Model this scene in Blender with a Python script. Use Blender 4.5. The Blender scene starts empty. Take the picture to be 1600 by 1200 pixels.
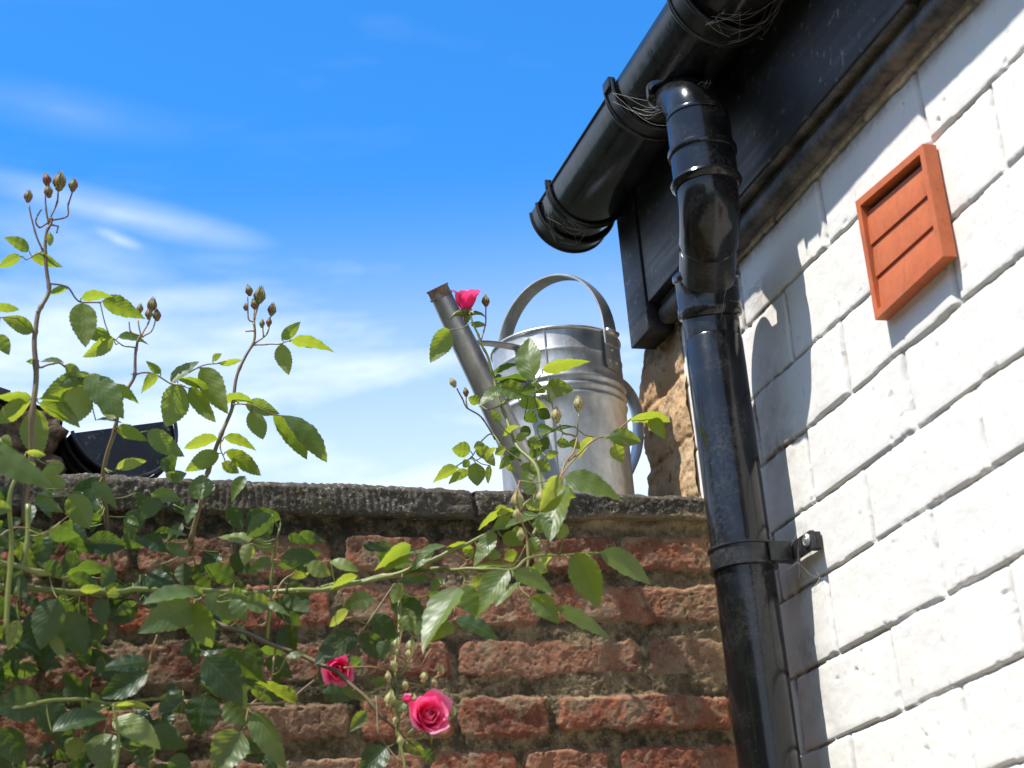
import bpy, math, random
import numpy as np
from mathutils import Vector, Matrix

# ------------------------------------------------------------------ camera
S = bpy.context.scene
COL = S.collection
F_PX = 2814.5
PIT, ROL, YAW = math.radians(21.35), math.radians(-4.98), math.radians(18.35)
FW = Vector((math.sin(YAW)*math.cos(PIT), math.cos(YAW)*math.cos(PIT), math.sin(PIT)))
R0 = Vector((math.cos(YAW), -math.sin(YAW), 0.0))
U0 = R0.cross(FW)
RT = R0*math.cos(ROL) + U0*math.sin(ROL)
UP = -R0*math.sin(ROL) + U0*math.cos(ROL)
cd = bpy.data.cameras.new('camera')
cam = bpy.data.objects.new('camera', cd); COL.objects.link(cam)
cam.matrix_world = Matrix(((RT.x, UP.x, -FW.x, 0), (RT.y, UP.y, -FW.y, 0), (RT.z, UP.z, -FW.z, 0), (0, 0, 0, 1)))
cd.sensor_width = 36.0
cd.lens = F_PX/1600*36.0
cd.clip_start = 0.05; cd.clip_end = 2000
cd.dof.use_dof = True; cd.dof.focus_distance = 1.98; cd.dof.aperture_fstop = 9.0
S.camera = cam
S.render.resolution_x, S.render.resolution_y = 1024, 768

# ------------------------------------------------------------------ light
SUN = Vector((-1.0, -0.25, 1.9)).normalized()
sl = bpy.data.lights.new('sun', 'SUN'); sl.energy = 4.4; sl.angle = math.radians(0.5); sl.color = (1, .965, .90)
so = bpy.data.objects.new('sun', sl); COL.objects.link(so)
so.rotation_mode = 'QUATERNION'; so.rotation_quaternion = SUN.to_track_quat('Z', 'Y')
W = bpy.data.worlds.new('World'); S.world = W; W.use_nodes = True
vs = S.view_settings
vs.view_transform = 'Standard'; vs.look = 'None'; vs.exposure = 0.75; vs.gamma = 1.0; vs.use_curve_mapping = False
S.cycles.use_denoising = True


class NT:
    """tiny node-tree writer"""
    def __init__(s, tree): s.t = tree; s.n = tree.nodes; s.l = tree.links; s.n.clear()
    def new(s, ty, **kw):
        n = s.n.new(ty)
        for k, v in kw.items(): setattr(n, k, v)
        return n
    def set(s, sock, v):
        if hasattr(v, 'links') or isinstance(v, bpy.types.NodeSocket): s.l.new(v, sock)
        elif v is not None:
            if isinstance(v, tuple) and len(v) == 3 and sock.type == 'RGBA': v = v+(1,)
            sock.default_value = v
    def math(s, op, a, b=None, c=None, clamp=False):
        n = s.new('ShaderNodeMath', operation=op, use_clamp=clamp)
        s.set(n.inputs[0], a)
        if b is not None: s.set(n.inputs[1], b)
        if c is not None: s.set(n.inputs[2], c)
        return n.outputs[0]
    def noise(s, vec, scale, detail=4, rough=.55, out='Fac', dist=0):
        n = s.new('ShaderNodeTexNoise'); s.set(n.inputs['Vector'], vec)
        n.inputs['Scale'].default_value = scale; n.inputs['Detail'].default_value = detail
        n.inputs['Roughness'].default_value = rough; n.inputs['Distortion'].default_value = dist
        return n.outputs[out]
    def vor(s, vec, scale, feature='F1', out='Distance'):
        n = s.new('ShaderNodeTexVoronoi', feature=feature); s.set(n.inputs['Vector'], vec)
        n.inputs['Scale'].default_value = scale
        return n.outputs[out]
    def ramp(s, f, *st):
        n = s.new('ShaderNodeValToRGB'); s.set(n.inputs[0], f); e = n.color_ramp.elements
        while len(e) < len(st): e.new(.5)
        for i, (p, c) in enumerate(st):
            e[i].position = p
            e[i].color = (c, c, c, 1) if not isinstance(c, tuple) else c+(1,)
        return n.outputs[0]
    def mr(s, v, a, b, c=0., d=1.):
        n = s.new('ShaderNodeMapRange'); s.set(n.inputs[0], v)
        for i, x in enumerate((a, b, c, d)): n.inputs[i+1].default_value = x
        return n.outputs[0]
    def mix(s, f, a, b, bt='MIX'):
        n = s.new('ShaderNodeMix', data_type='RGBA', blend_type=bt)
        s.set(n.inputs[0], f); s.set(n.inputs[6], a); s.set(n.inputs[7], b)
        return n.outputs[2]
    def attr(s, name, out='Fac'):
        n = s.new('ShaderNodeAttribute'); n.attribute_name = name; return n.outputs[out]
    def obj(s): return s.new('ShaderNodeTexCoord').outputs['Object']
    def mapping(s, vec, sc=(1, 1, 1), loc=(0, 0, 0), rot=(0, 0, 0)):
        n = s.new('ShaderNodeMapping'); s.set(n.inputs[0], vec)
        n.inputs['Scale'].default_value = sc; n.inputs['Location'].default_value = loc; n.inputs['Rotation'].default_value = rot
        return n.outputs[0]
    def bump(s, h, strength, dist, normal=None):
        n = s.new('ShaderNodeBump'); n.inputs['Strength'].default_value = strength; n.inputs['Distance'].default_value = dist
        s.set(n.inputs['Height'], h)
        if normal is not None: s.set(n.inputs['Normal'], normal)
        return n.outputs[0]
    def bsdf(s, color, rough=.6, metal=0., normal=None, spec=.5, **kw):
        n = s.new('ShaderNodeBsdfPrincipled')
        s.set(n.inputs['Base Color'], color); s.set(n.inputs['Roughness'], rough); s.set(n.inputs['Metallic'], metal)
        s.set(n.inputs['Specular IOR Level'], spec)
        if normal is not None: s.set(n.inputs['Normal'], normal)
        for k, v in kw.items(): s.set(n.inputs[k.replace('_', ' ')], v)
        return n.outputs[0]
    def out(s, sh): s.l.new(sh, s.new('ShaderNodeOutputMaterial').inputs[0])


def material(name):
    m = bpy.data.materials.new(name); m.use_nodes = True
    return m, NT(m.node_tree)

# ---- world: Nishita sky with thin high cloud
w = NT(W.node_tree)
sky = w.new('ShaderNodeTexSky', sky_type='NISHITA', sun_disc=False)
sky.sun_elevation = math.asin(SUN.z); sky.sun_rotation = math.atan2(SUN.x, SUN.y)
sky.air_density = 1.0; sky.dust_density = .4; sky.ozone_density = 3.5
skyc = w.mix(1.0, sky.outputs[0], (.31, 1.13, 1.78), 'MULTIPLY')
gen = w.new('ShaderNodeTexCoord').outputs['Generated']
sep = w.new('ShaderNodeSeparateXYZ'); w.set(sep.inputs[0], gen)
el = w.math('ARCSINE', sep.outputs[2])                        # elevation
az = w.math('ARCTAN2', sep.outputs[0], sep.outputs[1])        # azimuth, clockwise from +Y
cmb = w.new('ShaderNodeCombineXYZ'); w.set(cmb.inputs[0], az); w.set(cmb.inputs[1], el)
ae = cmb.outputs[0]
str1 = w.mapping(ae, (3.2, 15, 1), (0.3, 0, 0), (0, 0, math.radians(14)))
n1 = w.noise(str1, 1.6, 7, .60, dist=.35)
str2 = w.mapping(ae, (9, 34, 1), (0.3, .7, 0), (0, 0, math.radians(12)))
n2 = w.noise(str2, 1.5, 6, .6)
low = w.mr(el, .49, .29, 0, 1)                                # more cloud low down
left = w.mr(az, .42, .02, 0, 1)
body = w.math('ADD', w.math('MULTIPLY', low, .98), w.math('MULTIPLY', left, .30))
c1 = w.math('ADD', body, w.math('MULTIPLY', w.math('SUBTRACT', n1, .5), 1.5))
c1 = w.math('ADD', c1, w.math('MULTIPLY', w.math('SUBTRACT', n2, .5), .35))
cf = w.math('MAXIMUM', w.mr(c1, .26, .95, 0, .90), w.math('MULTIPLY', w.math('POWER', w.mr(el, .52, .28, 0, 1), 1.35), .92))
cf = w.math('MULTIPLY', cf, w.mr(el, .50, .41, .12, 1))
def wisp(a0, e0, la, le, rot, amt):
    m_ = w.mapping(ae, (1, 1, 1), (0, 0, 0))
    s_ = w.new('ShaderNodeVectorMath', operation='SUBTRACT'); w.set(s_.inputs[0], m_); s_.inputs[1].default_value = (a0, e0, 0)
    r_ = w.new('ShaderNodeVectorRotate', rotation_type='Z_AXIS'); w.set(r_.inputs['Vector'], s_.outputs[0]); r_.inputs['Angle'].default_value = -rot
    k_ = w.mapping(r_.outputs[0], (1/la, 1/le, 1))
    l_ = w.new('ShaderNodeVectorMath', operation='LENGTH'); w.set(l_.inputs[0], k_)
    d_ = w.mr(l_.outputs['Value'], 1.0, 0.0, 0, 1)
    d_ = w.math('MULTIPLY', w.math('POWER', d_, 1.3), w.mr(n2, .25, .7, .45, 1.2))
    return w.math('MULTIPLY', d_, amt, clamp=True)
def aep(px, py):
    d = (FW*F_PX + RT*(px-800) - UP*(py-600)).normalized()
    return math.atan2(d.x, d.y), math.asin(d.z)
def wisp_px(x0, y0, x1, y1, th, amt):
    a0, e0 = aep(x0, y0); a1, e1 = aep(x1, y1)
    wisp_ = wisp((a0+a1)/2, (e0+e1)/2, math.hypot(a1-a0, e1-e0)/2*1.35, th/F_PX, math.atan2(e1-e0, a1-a0), amt)
    return wisp_
tot = cf
for q in ((-60, 270, 430, 385, 42, .75), (135, 352, 232, 392, 17, 1.0), (-60, 330, 330, 470, 95, .6),
          (150, 440, 700, 560, 75, .40), (400, 650, 900, 700, 130, .35), (-100, 130, 300, 210, 50, .16), (230, 395, 330, 430, 18, .25)):
    v = wisp_px(*q)
    tot = w.math('MAXIMUM', tot, w.math('ADD', w.math('MULTIPLY', v, .85), w.math('MULTIPLY', w.math('MULTIPLY', v, tot), .3)))
side_ = w.mr(w.math('ABSOLUTE', w.math('SUBTRACT', az, .45)), .75, 1.15, 0, 1)   # unseen cloud added to the sides and behind, to whiten ambient light
tot = w.math('MAXIMUM', tot, w.math('MULTIPLY', side_, w.mr(n1, .3, .7, .18, .60)))
tot = w.math('MULTIPLY', tot, w.mr(el, -.02, .05, 0, 1), clamp=True)
skyc = w.mix(tot, skyc, (6.0, 6.8, 7.9))
bg = w.new('ShaderNodeBackground'); w.set(bg.inputs[0], skyc); bg.inputs[1].default_value = 0.10
w.l.new(bg.outputs[0], w.new('ShaderNodeOutputWorld').inputs[0])


# ------------------------------------------------------------------ helpers
def ray(px, py): return FW*F_PX + RT*(px-800) - UP*(py-600)
def at(px, py, y):
    """the point seen at that spot of the photo, standing y metres away"""
    d = ray(px, py); return d*(y/d.y)

def tag(o, label=None, cat=None, group=None, kind=None):
    if label: o['label'] = label
    if cat: o['category'] = cat
    if group: o['group'] = group
    if kind: o['kind'] = kind
    return o

def empty(name, loc, label=None, cat=None, group=None):
    o = bpy.data.objects.new(name, None); COL.objects.link(o); o.location = loc
    o.empty_display_size = .05
    return tag(o, label, cat, group)

def link(name, me, mats, parent=None, smooth=True):
    o = bpy.data.objects.new(name, me); COL.objects.link(o)
    for m in (mats if isinstance(mats, (list, tuple)) else [mats]): me.materials.append(m)
    if smooth: me.polygons.foreach_set('use_smooth', [True]*len(me.polygons))
    if parent is not None:
        o.parent = parent
        o.matrix_parent_inverse = Matrix.Translation(-world_loc(parent))
    return o

def world_loc(o):
    v = Vector((0, 0, 0))
    while o is not None and o.type == 'EMPTY':
        v += o.location; o = o.parent
    return v

def mesh(name, vs_, fs): 
    me = bpy.data.meshes.new(name); me.from_pydata([tuple(v) for v in vs_], [], fs); me.update(); return me

class MB:
    def __init__(s): s.v = []; s.f = []; s.m = []
    def add(s, vs_, fs, mi=0):
        b = len(s.v); s.v += [Vector(v) for v in vs_]; s.f += [tuple(i+b for i in f) for f in fs]; s.m += [mi]*len(fs)
    def box(s, a, b, mi=0, bev=0.0):
        (x0, y0, z0), (x1, y1, z1) = a, b
        if bev <= 0:
            s.add([(x0,y0,z0),(x1,y0,z0),(x1,y1,z0),(x0,y1,z0),(x0,y0,z1),(x1,y0,z1),(x1,y1,z1),(x0,y1,z1)],
                  [(0,3,2,1),(4,5,6,7),(0,1,5,4),(1,2,6,5),(2,3,7,6),(3,0,4,7)], mi); return
        import bmesh
        bm = bmesh.new(); bmesh.ops.create_cube(bm, size=1)
        for v in bm.verts: v.co = Vector(((x0+x1)/2+v.co.x*(x1-x0), (y0+y1)/2+v.co.y*(y1-y0), (z0+z1)/2+v.co.z*(z1-z0)))
        bmesh.ops.bevel(bm, geom=bm.edges[:], offset=bev, segments=2, profile=.6, affect='EDGES')
        bm.verts.index_update()
        s.add([v.co.copy() for v in bm.verts], [tuple(v.index for v in f.verts) for f in bm.faces], mi); bm.free()
    def tube(s, pts, rad, n=8, mi=0, cap=True, sc=None):
        pts = [Vector(p) for p in pts]
        if not isinstance(rad, (list, tuple)): rad = [rad]*len(pts)
        N = len(pts); T = []
        for i in range(N):
            t = pts[min(i+1, N-1)] - pts[max(i-1, 0)]
            T.append(t.normalized() if t.length > 1e-9 else (T[-1] if T else Vector((0, 0, 1))))
        ref = Vector((1, 0, 0)) if abs(T[0].x) < .8 else Vector((0, 1, 0))
        nx = T[0].cross(ref).normalized(); vs_ = []
        for i in range(N):
            nx = (nx - T[i]*nx.dot(T[i])).normalized(); ny = T[i].cross(nx)
            for k in range(n):
                a = 2*math.pi*k/n
                vs_.append(pts[i] + (nx*math.cos(a) + ny*math.sin(a))*rad[i])
        fs = [(i*n+k, i*n+(k+1) % n, (i+1)*n+(k+1) % n, (i+1)*n+k) for i in range(N-1) for k in range(n)]
        if cap:
            fs.append(tuple(range(n))[::-1]); fs.append(tuple((N-1)*n+k for k in range(n)))
        s.add(vs_, fs, mi)
    def lathe(s, prof, mat, n=32, mi=0):
        """prof of (r, z), spun round the z axis of matrix mat"""
        vs_ = [mat @ Vector((r*math.cos(2*math.pi*k/n), r*math.sin(2*math.pi*k/n), z)) for r, z in prof for k in range(n)]
        N = len(prof)
        s.add(vs_, [(i*n+k, i*n+(k+1) % n, (i+1)*n+(k+1) % n, (i+1)*n+k) for i in range(N-1) for k in range(n)], mi)
    def sheet(s, rows, mi=0, closed=False):
        n = len(rows[0]); vs_ = [p for r in rows for p in r]
        s.add(vs_, [(i*n+k, i*n+(k+1) % n, (i+1)*n+(k+1) % n, (i+1)*n+k) for i in range(len(rows)-1) for k in range(n if closed else n-1)], mi)
    def build(s, name, mats, parent=None, smooth=True, auto=None):
        me = mesh(name, s.v, s.f); me.polygons.foreach_set('material_index', s.m)
        o = link(name, me, mats, parent, smooth)
        if smooth and auto: me.set_sharp_from_angle(angle=math.radians(auto))
        return o

def smooth_path(pts, k=6):
    pts = [Vector(p) for p in pts]; out = []
    P = [pts[0]*2-pts[1]] + pts + [pts[-1]*2-pts[-2]]
    for i in range(1, len(P)-2):
        a, b, c, d = P[i-1], P[i], P[i+1], P[i+2]
        for j in range(k):
            t = j/k
            out.append(.5*((2*b) + (c-a)*t + (2*a-5*b+4*c-d)*t*t + (3*b-a-3*c+d)*t**3))
    out.append(pts[-1]); return out

# numpy value noise
def vnoise(x, y, seed=0):
    xi = np.floor(x).astype(np.int64); yi = np.floor(y).astype(np.int64)
    fx = x-xi; fy = y-yi; fx = fx*fx*(3-2*fx); fy = fy*fy*(3-2*fy)
    def h(a, b):
        n = (a*374761393 + b*668265263 + seed*2147483647) & 0xffffffff
        n = ((n ^ (n >> 13))*1274126177) & 0xffffffff
        n = ((n ^ (n >> 16))*2246822519) & 0xffffffff
        return ((n ^ (n >> 15)) & 0xffff)/65535.0
    return (h(xi, yi)*(1-fx)+h(xi+1, yi)*fx)*(1-fy) + (h(xi, yi+1)*(1-fx)+h(xi+1, yi+1)*fx)*fy
def fbm(x, y, sc, o=4, seed=0, g=.5):
    s = np.zeros_like(x); a = 1.; t = 0
    for i in range(o):
        s += a*(vnoise(x*sc, y*sc, seed+i*17)-.5); t += a; a *= g; sc *= 2.03
    return s/t*2
def sst(a, b, x):
    t = np.clip((x-a)/(b-a), 0, 1); return t*t*(3-2*t)
def rnd(i, seed=0):
    n = (np.asarray(i, dtype=np.int64)*2654435761 + seed*40503) & 0xffffffff
    n = ((n ^ (n >> 15))*2246822519) & 0xffffffff
    return ((n ^ (n >> 13)) & 0xffff)/65535.
def grid_mesh(name, P, attrs):
    ny, nx = P.shape[:2]
    me = bpy.data.meshes.new(name)
    i = np.arange(ny*nx).reshape(ny, nx)
    q = np.stack([i[:-1, :-1], i[:-1, 1:], i[1:, 1:], i[1:, :-1]], -1).reshape(-1, 4)
    me.vertices.add(ny*nx); me.vertices.foreach_set('co', P.reshape(-1).astype(np.float32))
    me.loops.add(q.size); me.loops.foreach_set('vertex_index', q.reshape(-1).astype(np.int32))
    me.polygons.add(len(q)); me.polygons.foreach_set('loop_start', np.arange(0, q.size, 4, dtype=np.int32))
    me.update(calc_edges=True)
    for k, v in attrs.items():
        a = me.attributes.new(k, 'FLOAT', 'POINT'); a.data.foreach_set('value', v.reshape(-1).astype(np.float32))
    return me

# ------------------------------------------------------------------ materials
def m_plastic(name='black_plastic', base=(.0062, .0062, .0068), rough=.19, dust=.5):
    m, t = material(name); o = t.obj()
    big = t.noise(o, 14, 5, .6); fine = t.noise(o, 220, 3, .7); spk = t.vor(o, 260)
    film = t.math('MULTIPLY', t.mr(big, .46, .75), t.mr(fine, .35, .7))
    sp = t.math('MULTIPLY', t.mr(spk, .13, .05), t.mr(t.noise(o, 33, 2), .50, .62))
    f = t.math('MULTIPLY', t.math('ADD', t.math('MULTIPLY', film, .42), t.math('MULTIPLY', sp, .7)), dust, clamp=True)
    col = t.mix(f, base, (.24, .235, .22))
    r = t.math('ADD', t.math('MULTIPLY', t.noise(o, 60, 4), .10), t.math('ADD', t.math('MULTIPLY', f, .6), rough-.07))
    n = t.bump(t.noise(o, 30, 3), .12, .004)
    t.out(t.bsdf(col, r, 0, n, .5)); return m
PLASTIC = m_plastic(); PLASTIC_DUSTY = m_plastic('dusty_black_plastic', (.011, .011, .012), .32, .95)
m, t = material('black_painted_board'); o = t.obj()
grain = t.noise(t.mapping(o, (60, 3, 60)), 1.5, 6, .6)
c = t.mix(t.mr(t.noise(o, 16, 6, .65), .5, .75), (.012, .012, .013), (.04, .038, .037))
c = t.mix(t.mr(t.noise(o, 90, 3), .62, .75), c, (.16, .15, .14))
t.out(t.bsdf(c, t.mr(grain, .3, .7, .42, .6), 0, t.bump(grain, .25, .002), .4)); BOARD = m
m, t = material('weathered_trim'); o = t.obj()
c = t.mix(t.mr(t.noise(o, 30, 6, .7), .42, .68), (.035, .034, .033), (.16, .14, .115))
t.out(t.bsdf(c, .55, 0, t.bump(t.noise(o, 120, 4), .5, .002), .4)); TRIM = m

m, t = material('white_painted_brick'); o = t.obj()
dirt = t.attr('dirt'); joint = t.attr('joint')
n1 = t.noise(o, 9, 5, .6); n2 = t.noise(o, 110, 5, .7)
c = t.mix(t.mr(n1, .35, .7), (.82, .79, .735), (.76, .73, .675))
c = t.mix(t.math('MULTIPLY', t.mr(n2, .60, .72), .28), c, (.42, .38, .33))
jd = t.math('MULTIPLY', joint, t.mr(t.noise(o, 45, 4, .7), .35, .6, .35, 1.0))
c = t.mix(t.math('MULTIPLY', jd, .62), c, (.13, .10, .08))
chips = t.math('MULTIPLY', t.mr(t.noise(o, 75, 4, .6), .67, .71), t.math('ADD', .35, joint), clamp=True)
c = t.mix(t.math('MULTIPLY', chips, .7), c, (.16, .12, .09))
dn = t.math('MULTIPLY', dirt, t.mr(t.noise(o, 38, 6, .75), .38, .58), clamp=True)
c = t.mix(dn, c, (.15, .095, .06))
hh = t.math('ADD', t.math('MULTIPLY', t.noise(o, 170, 5, .7), .5), t.noise(t.mapping(o, (30, 30, 70)), 1.3, 4))
t.out(t.bsdf(c, .62, 0, t.bump(hh, .24, .0018), .35)); WHITE = m

m, t = material('tan_stone'); o = t.obj()
n1 = t.noise(o, 24, 7, .65); n2 = t.noise(o, 9, 4, .6)
c = t.mix(t.mr(n2, .35, .65), (.60, .41, .23), (.50, .30, .15))
c = t.mix(t.mr(n1, .5, .72), c, (.56, .43, .28))
c = t.mix(t.mr(t.noise(o, 60, 5, .7), .56, .68), c, (.20, .115, .06))
c = t.mix(t.math('MULTIPLY', t.attr('dirt'), t.mr(t.noise(o, 50, 5, .7), .3, .55), clamp=True), c, (.05, .042, .022))
t.out(t.bsdf(c, .85, 0, t.bump(t.noise(o, 130, 6, .75), .7, .004), .2)); STONE = m

m, t = material('weathered_brick'); o = t.obj()
mask = t.attr('mask'); tone = t.attr('tone'); moss = t.attr('moss'); sand = t.attr('sand')
nb = t.noise(o, 40, 7, .7); nl = t.noise(o, 14, 5, .6)
br = t.ramp(tone, (0, (.20, .080, .050)), (.28, (.34, .110, .060)), (.55, (.40, .150, .082)), (.8, (.31, .165, .10)), (1, (.36, .22, .145)))
br = t.mix(t.mr(nb, .45, .68), br, (.155, .052, .034))
br = t.mix(t.mr(t.noise(o, 52, 7, .8), .52, .62), br, (.40, .25, .16))
br = t.mix(t.math('MULTIPLY', t.mr(t.noise(o, 18, 7, .75), .51, .60), .85), br, (.33, .235, .145))
br = t.mix(t.mr(t.noise(o, 24, 5, .7), .58, .70), br, (.075, .045, .03))
mo = t.mix(t.mr(nl, .35, .65), (.33, .235, .13), (.22, .155, .085))
mo = t.mix(t.mr(t.noise(o, 120, 5, .8), .50, .64), mo, (.42, .33, .21))
mo = t.mix(t.math('MULTIPLY', t.mr(t.noise(o, 34, 7, .8), .43, .56), .9), mo, (.060, .046, .027))
mk = t.math('ADD', mask, t.math('ADD', t.math('MULTIPLY', t.math('SUBTRACT', t.noise(o, 70, 6, .75), .5), 1.1), t.math('MULTIPLY', t.math('SUBTRACT', t.noise(o, 13, 6, .7), .50), 1.3)))
c = t.mix(t.mr(mk, .35, .62), mo, br)
c = t.mix(t.math('MULTIPLY', sand, t.mr(nb, .35, .6), clamp=True), c, (.46, .33, .18))
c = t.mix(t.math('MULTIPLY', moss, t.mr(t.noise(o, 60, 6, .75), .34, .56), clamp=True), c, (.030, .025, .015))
c = t.mix(t.math('MULTIPLY', t.mr(t.noise(o, 26, 6, .7), .62, .7), .55), c, (.10, .095, .03))
hh = t.math('ADD', t.noise(o, 150, 7, .8), t.math('MULTIPLY', t.vor(o, 210), .35))
t.out(t.bsdf(c, .88, 0, t.bump(hh, .9, .005), .2)); BRICK = m

m, t = material('lichened_coping'); o = t.obj()
n1 = t.noise(o, 95, 6, .75); streak = t.noise(t.mapping(o, (210, 20, 8)), 1, 3)
c = t.mix(t.mr(n1, .36, .60), (.050, .042, .033), (.115, .097, .073))
c = t.mix(t.math('MULTIPLY', t.mr(t.noise(o, 210, 5, .75), .56, .63), t.mr(t.noise(o, 14, 3), .36, .58)), c, (.42, .40, .34))
c = t.mix(t.math('MULTIPLY', t.mr(t.noise(o, 20, 5, .7), .56, .72), .8), c, (.10, .085, .035))
c = t.mix(t.attr('sand'), c, (.30, .22, .13))
t.out(t.bsdf(c, .9, 0, t.bump(t.math('ADD', n1, t.math('MULTIPLY', streak, .5)), .9, .005), .2)); COPING = m

m, t = material('terracotta'); o = t.obj()
c = t.mix(t.mr(t.noise(o, 50, 5, .65), .35, .7), (.58, .150, .052), (.46, .115, .04))
c = t.mix(t.math('MULTIPLY', t.mr(t.noise(o, 22, 7, .75), .50, .72), .5), c, (.55, .20, .10))
c = t.mix(t.math('MULTIPLY', t.mr(t.noise(t.mapping(o, (40, 40, 9)), 1.5, 6, .7), .56, .7), .5), c, (.22, .075, .035))
c = t.mix(t.mr(t.noise(o, 260, 3, .6), .62, .7), c, (.36, .10, .045))
t.out(t.bsdf(c, .62, 0, t.bump(t.noise(o, 420, 3), .2, .001), .4)); TERRA = m

def m_zinc(name, base, rough, stain):
    m, t = material(name); o = t.obj()
    sp = t.vor(o, 120, 'F1', 'Color'); bw = t.new('ShaderNodeSeparateColor'); t.set(bw.inputs[0], sp)
    st = t.noise(t.mapping(o, (26, 26, 6)), 1.2, 6, .65)
    c = t.mix(t.math('MULTIPLY', bw.outputs[0], .55), base, tuple(x*.72 for x in base))
    c = t.mix(t.math('MULTIPLY', t.mr(st, .40, .66), stain), c, (.20, .195, .175))
    c = t.mix(t.math('MULTIPLY', t.mr(t.noise(o, 90, 5, .7), .60, .70), .6), c, (.62, .62, .60))
    r = t.math('ADD', rough, t.math('MULTIPLY', t.noise(o, 40, 5), .22))
    t.out(t.bsdf(c, r, .78, t.bump(t.noise(o, 55, 4), .10, .003), .5)); return m
ZINC = m_zinc('galvanised_steel', (.58, .575, .55), .37, .6)
ZINC_DARK = m_zinc('dull_galvanised_steel', (.68, .67, .64), .30, .5)
m, t = material('rusty_steel'); o = t.obj()
c = t.mix(t.mr(t.noise(o, 120, 5, .7), .4, .6), (.22, .12, .075), (.36, .31, .27))
t.out(t.bsdf(c, .7, .3, t.bump(t.noise(o, 200, 4), .5, .001), .4)); RUST = m

# plant
def m_leaf(name, top, top2, under, trans):
    m, t = material(name)
    uv = t.new('ShaderNodeUVMap').outputs[0]
    s_ = t.new('ShaderNodeSeparateXYZ'); t.set(s_.inputs[0], uv); u, v = s_.outputs[0], s_.outputs[1]
    au = t.math('ABSOLUTE', u)
    ph = t.math('SUBTRACT', t.math('MULTIPLY', v, 8.5), t.math('MULTIPLY', au, 2.6))
    fr = t.math('PINGPONG', ph, .5)
    vein = t.math('MAXIMUM', t.math('MULTIPLY', t.mr(fr, .07, .0), .55), t.mr(au, .06, .015))
    rn = t.attr('shade')
    o = t.obj(); nz = t.noise(o, 40, 4, .6)
    tc = t.mix(t.math('ADD', t.math('MULTIPLY', rn, .7), t.math('MULTIPLY', nz, .3)), top, top2)
    tc = t.mix(t.math('MULTIPLY', vein, .35), tc, (.16, .24, .07))
    uc = t.mix(t.math('MULTIPLY', vein, .5), under, tuple(x*1.5 for x in under))
    geo = t.new('ShaderNodeNewGeometry')
    c = t.mix(geo.outputs['Backfacing'], tc, uc)
    spots = t.math('MULTIPLY', t.mr(t.noise(o, 150, 3, .6), .68, .72), .5)
    c = t.mix(spots, c, (.16, .11, .035))
    h = t.math('ADD', t.math('SUBTRACT', t.math('MULTIPLY', t.mr(fr, .0, .40), .6), t.mr(au, .10, .0)), t.math('MULTIPLY', nz, 1.0))
    nb = t.bump(h, .17, .0012)
    rough = t.math('ADD', t.math('MULTIPLY', geo.outputs['Backfacing'], .22), t.math('ADD', .32, t.math('MULTIPLY', nz, .2)))
    p = t.bsdf(c, rough, 0, nb, .5)
    tr = t.new('ShaderNodeBsdfTranslucent')
    tcol = t.mix(t.math('MULTIPLY', vein, .45), trans, tuple(x*.45 for x in trans))
    tcol = t.mix(t.mr(rn, 0, 1, 0, .35), tcol, (trans[0]*.6, trans[1]*.8, trans[2]*.7))
    t.set(tr.inputs[0], tcol); t.set(tr.inputs[1], nb)
    mx = t.new('ShaderNodeMixShader'); mx.inputs[0].default_value = .42
    t.l.new(p, mx.inputs[1]); t.l.new(tr.outputs[0], mx.inputs[2])
    t.out(mx.outputs[0]); return m
LEAF = m_leaf('rose_leaf', (.055, .098, .024), (.10, .148, .040), (.15, .19, .05), (.50, .58, .035))
LEAF_SHADED = m_leaf('shaded_rose_leaf', (.017, .044, .010), (.032, .066, .016), (.055, .09, .028), (.20, .30, .02))  # for leaves in shade: the shade is put into a darker green
LEAF_YOUNG = m_leaf('young_rose_leaf', (.15, .21, .05), (.20, .24, .06), (.20, .24, .08), (.62, .66, .06))
m, t = material('green_cane'); o = t.obj()
c = t.mix(t.mr(t.noise(o, 25, 4), .35, .65), (.20, .21, .05), (.12, .15, .035))
t.out(t.bsdf(c, .45, 0, t.bump(t.noise(o, 200, 3), .3, .001), .4)); CANE = m
m, t = material('purple_brown_cane'); o = t.obj()
c = t.mix(t.mr(t.noise(o, 35, 4), .35, .65), (.13, .075, .045), (.16, .13, .06))
t.out(t.bsdf(c, .5, 0, t.bump(t.noise(o, 200, 3), .3, .001), .4)); CANE_BROWN = m
m, t = material('pedicel'); o = t.obj()
c = t.mix(t.mr(t.noise(o, 50, 3), .4, .6), (.30, .15, .06), (.22, .20, .06))
t.out(t.bsdf(c, .5)); PEDI = m
m, t = material('rose_bud'); o = t.obj()
c = t.mix(t.mr(t.noise(o, 130, 4, .7), .42, .62), (.16, .17, .055), (.20, .055, .035))
t.out(t.bsdf(c, .6, 0, t.bump(t.noise(o, 300, 3), .5, .001), .3)); BUD = m
m, t = material('pale_rose_bud'); o = t.obj()
c = t.mix(t.mr(t.noise(o, 130, 4, .7), .42, .66), (.32, .34, .13), (.42, .26, .14))
t.out(t.bsdf(c, .6, 0, t.bump(t.noise(o, 300, 3), .5, .001), .3)); BUD_PALE = m
m, t = material('pink_petal'); o = t.obj()
uv = t.new('ShaderNodeUVMap').outputs[0]
s_ = t.new('ShaderNodeSeparateXYZ'); t.set(s_.inputs[0], uv)
pc = t.mix(t.mr(s_.outputs[1], .55, 1.0), (.92, .035, .24), (.95, .38, .52))
pc = t.mix(t.mr(t.noise(o, 70, 4, .6), .5, .75), pc, (.85, .018, .16))
geo = t.new('ShaderNodeNewGeometry')
p = t.bsdf(pc, .5, 0, t.bump(t.noise(o, 160, 3), .2, .001), .3)
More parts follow.
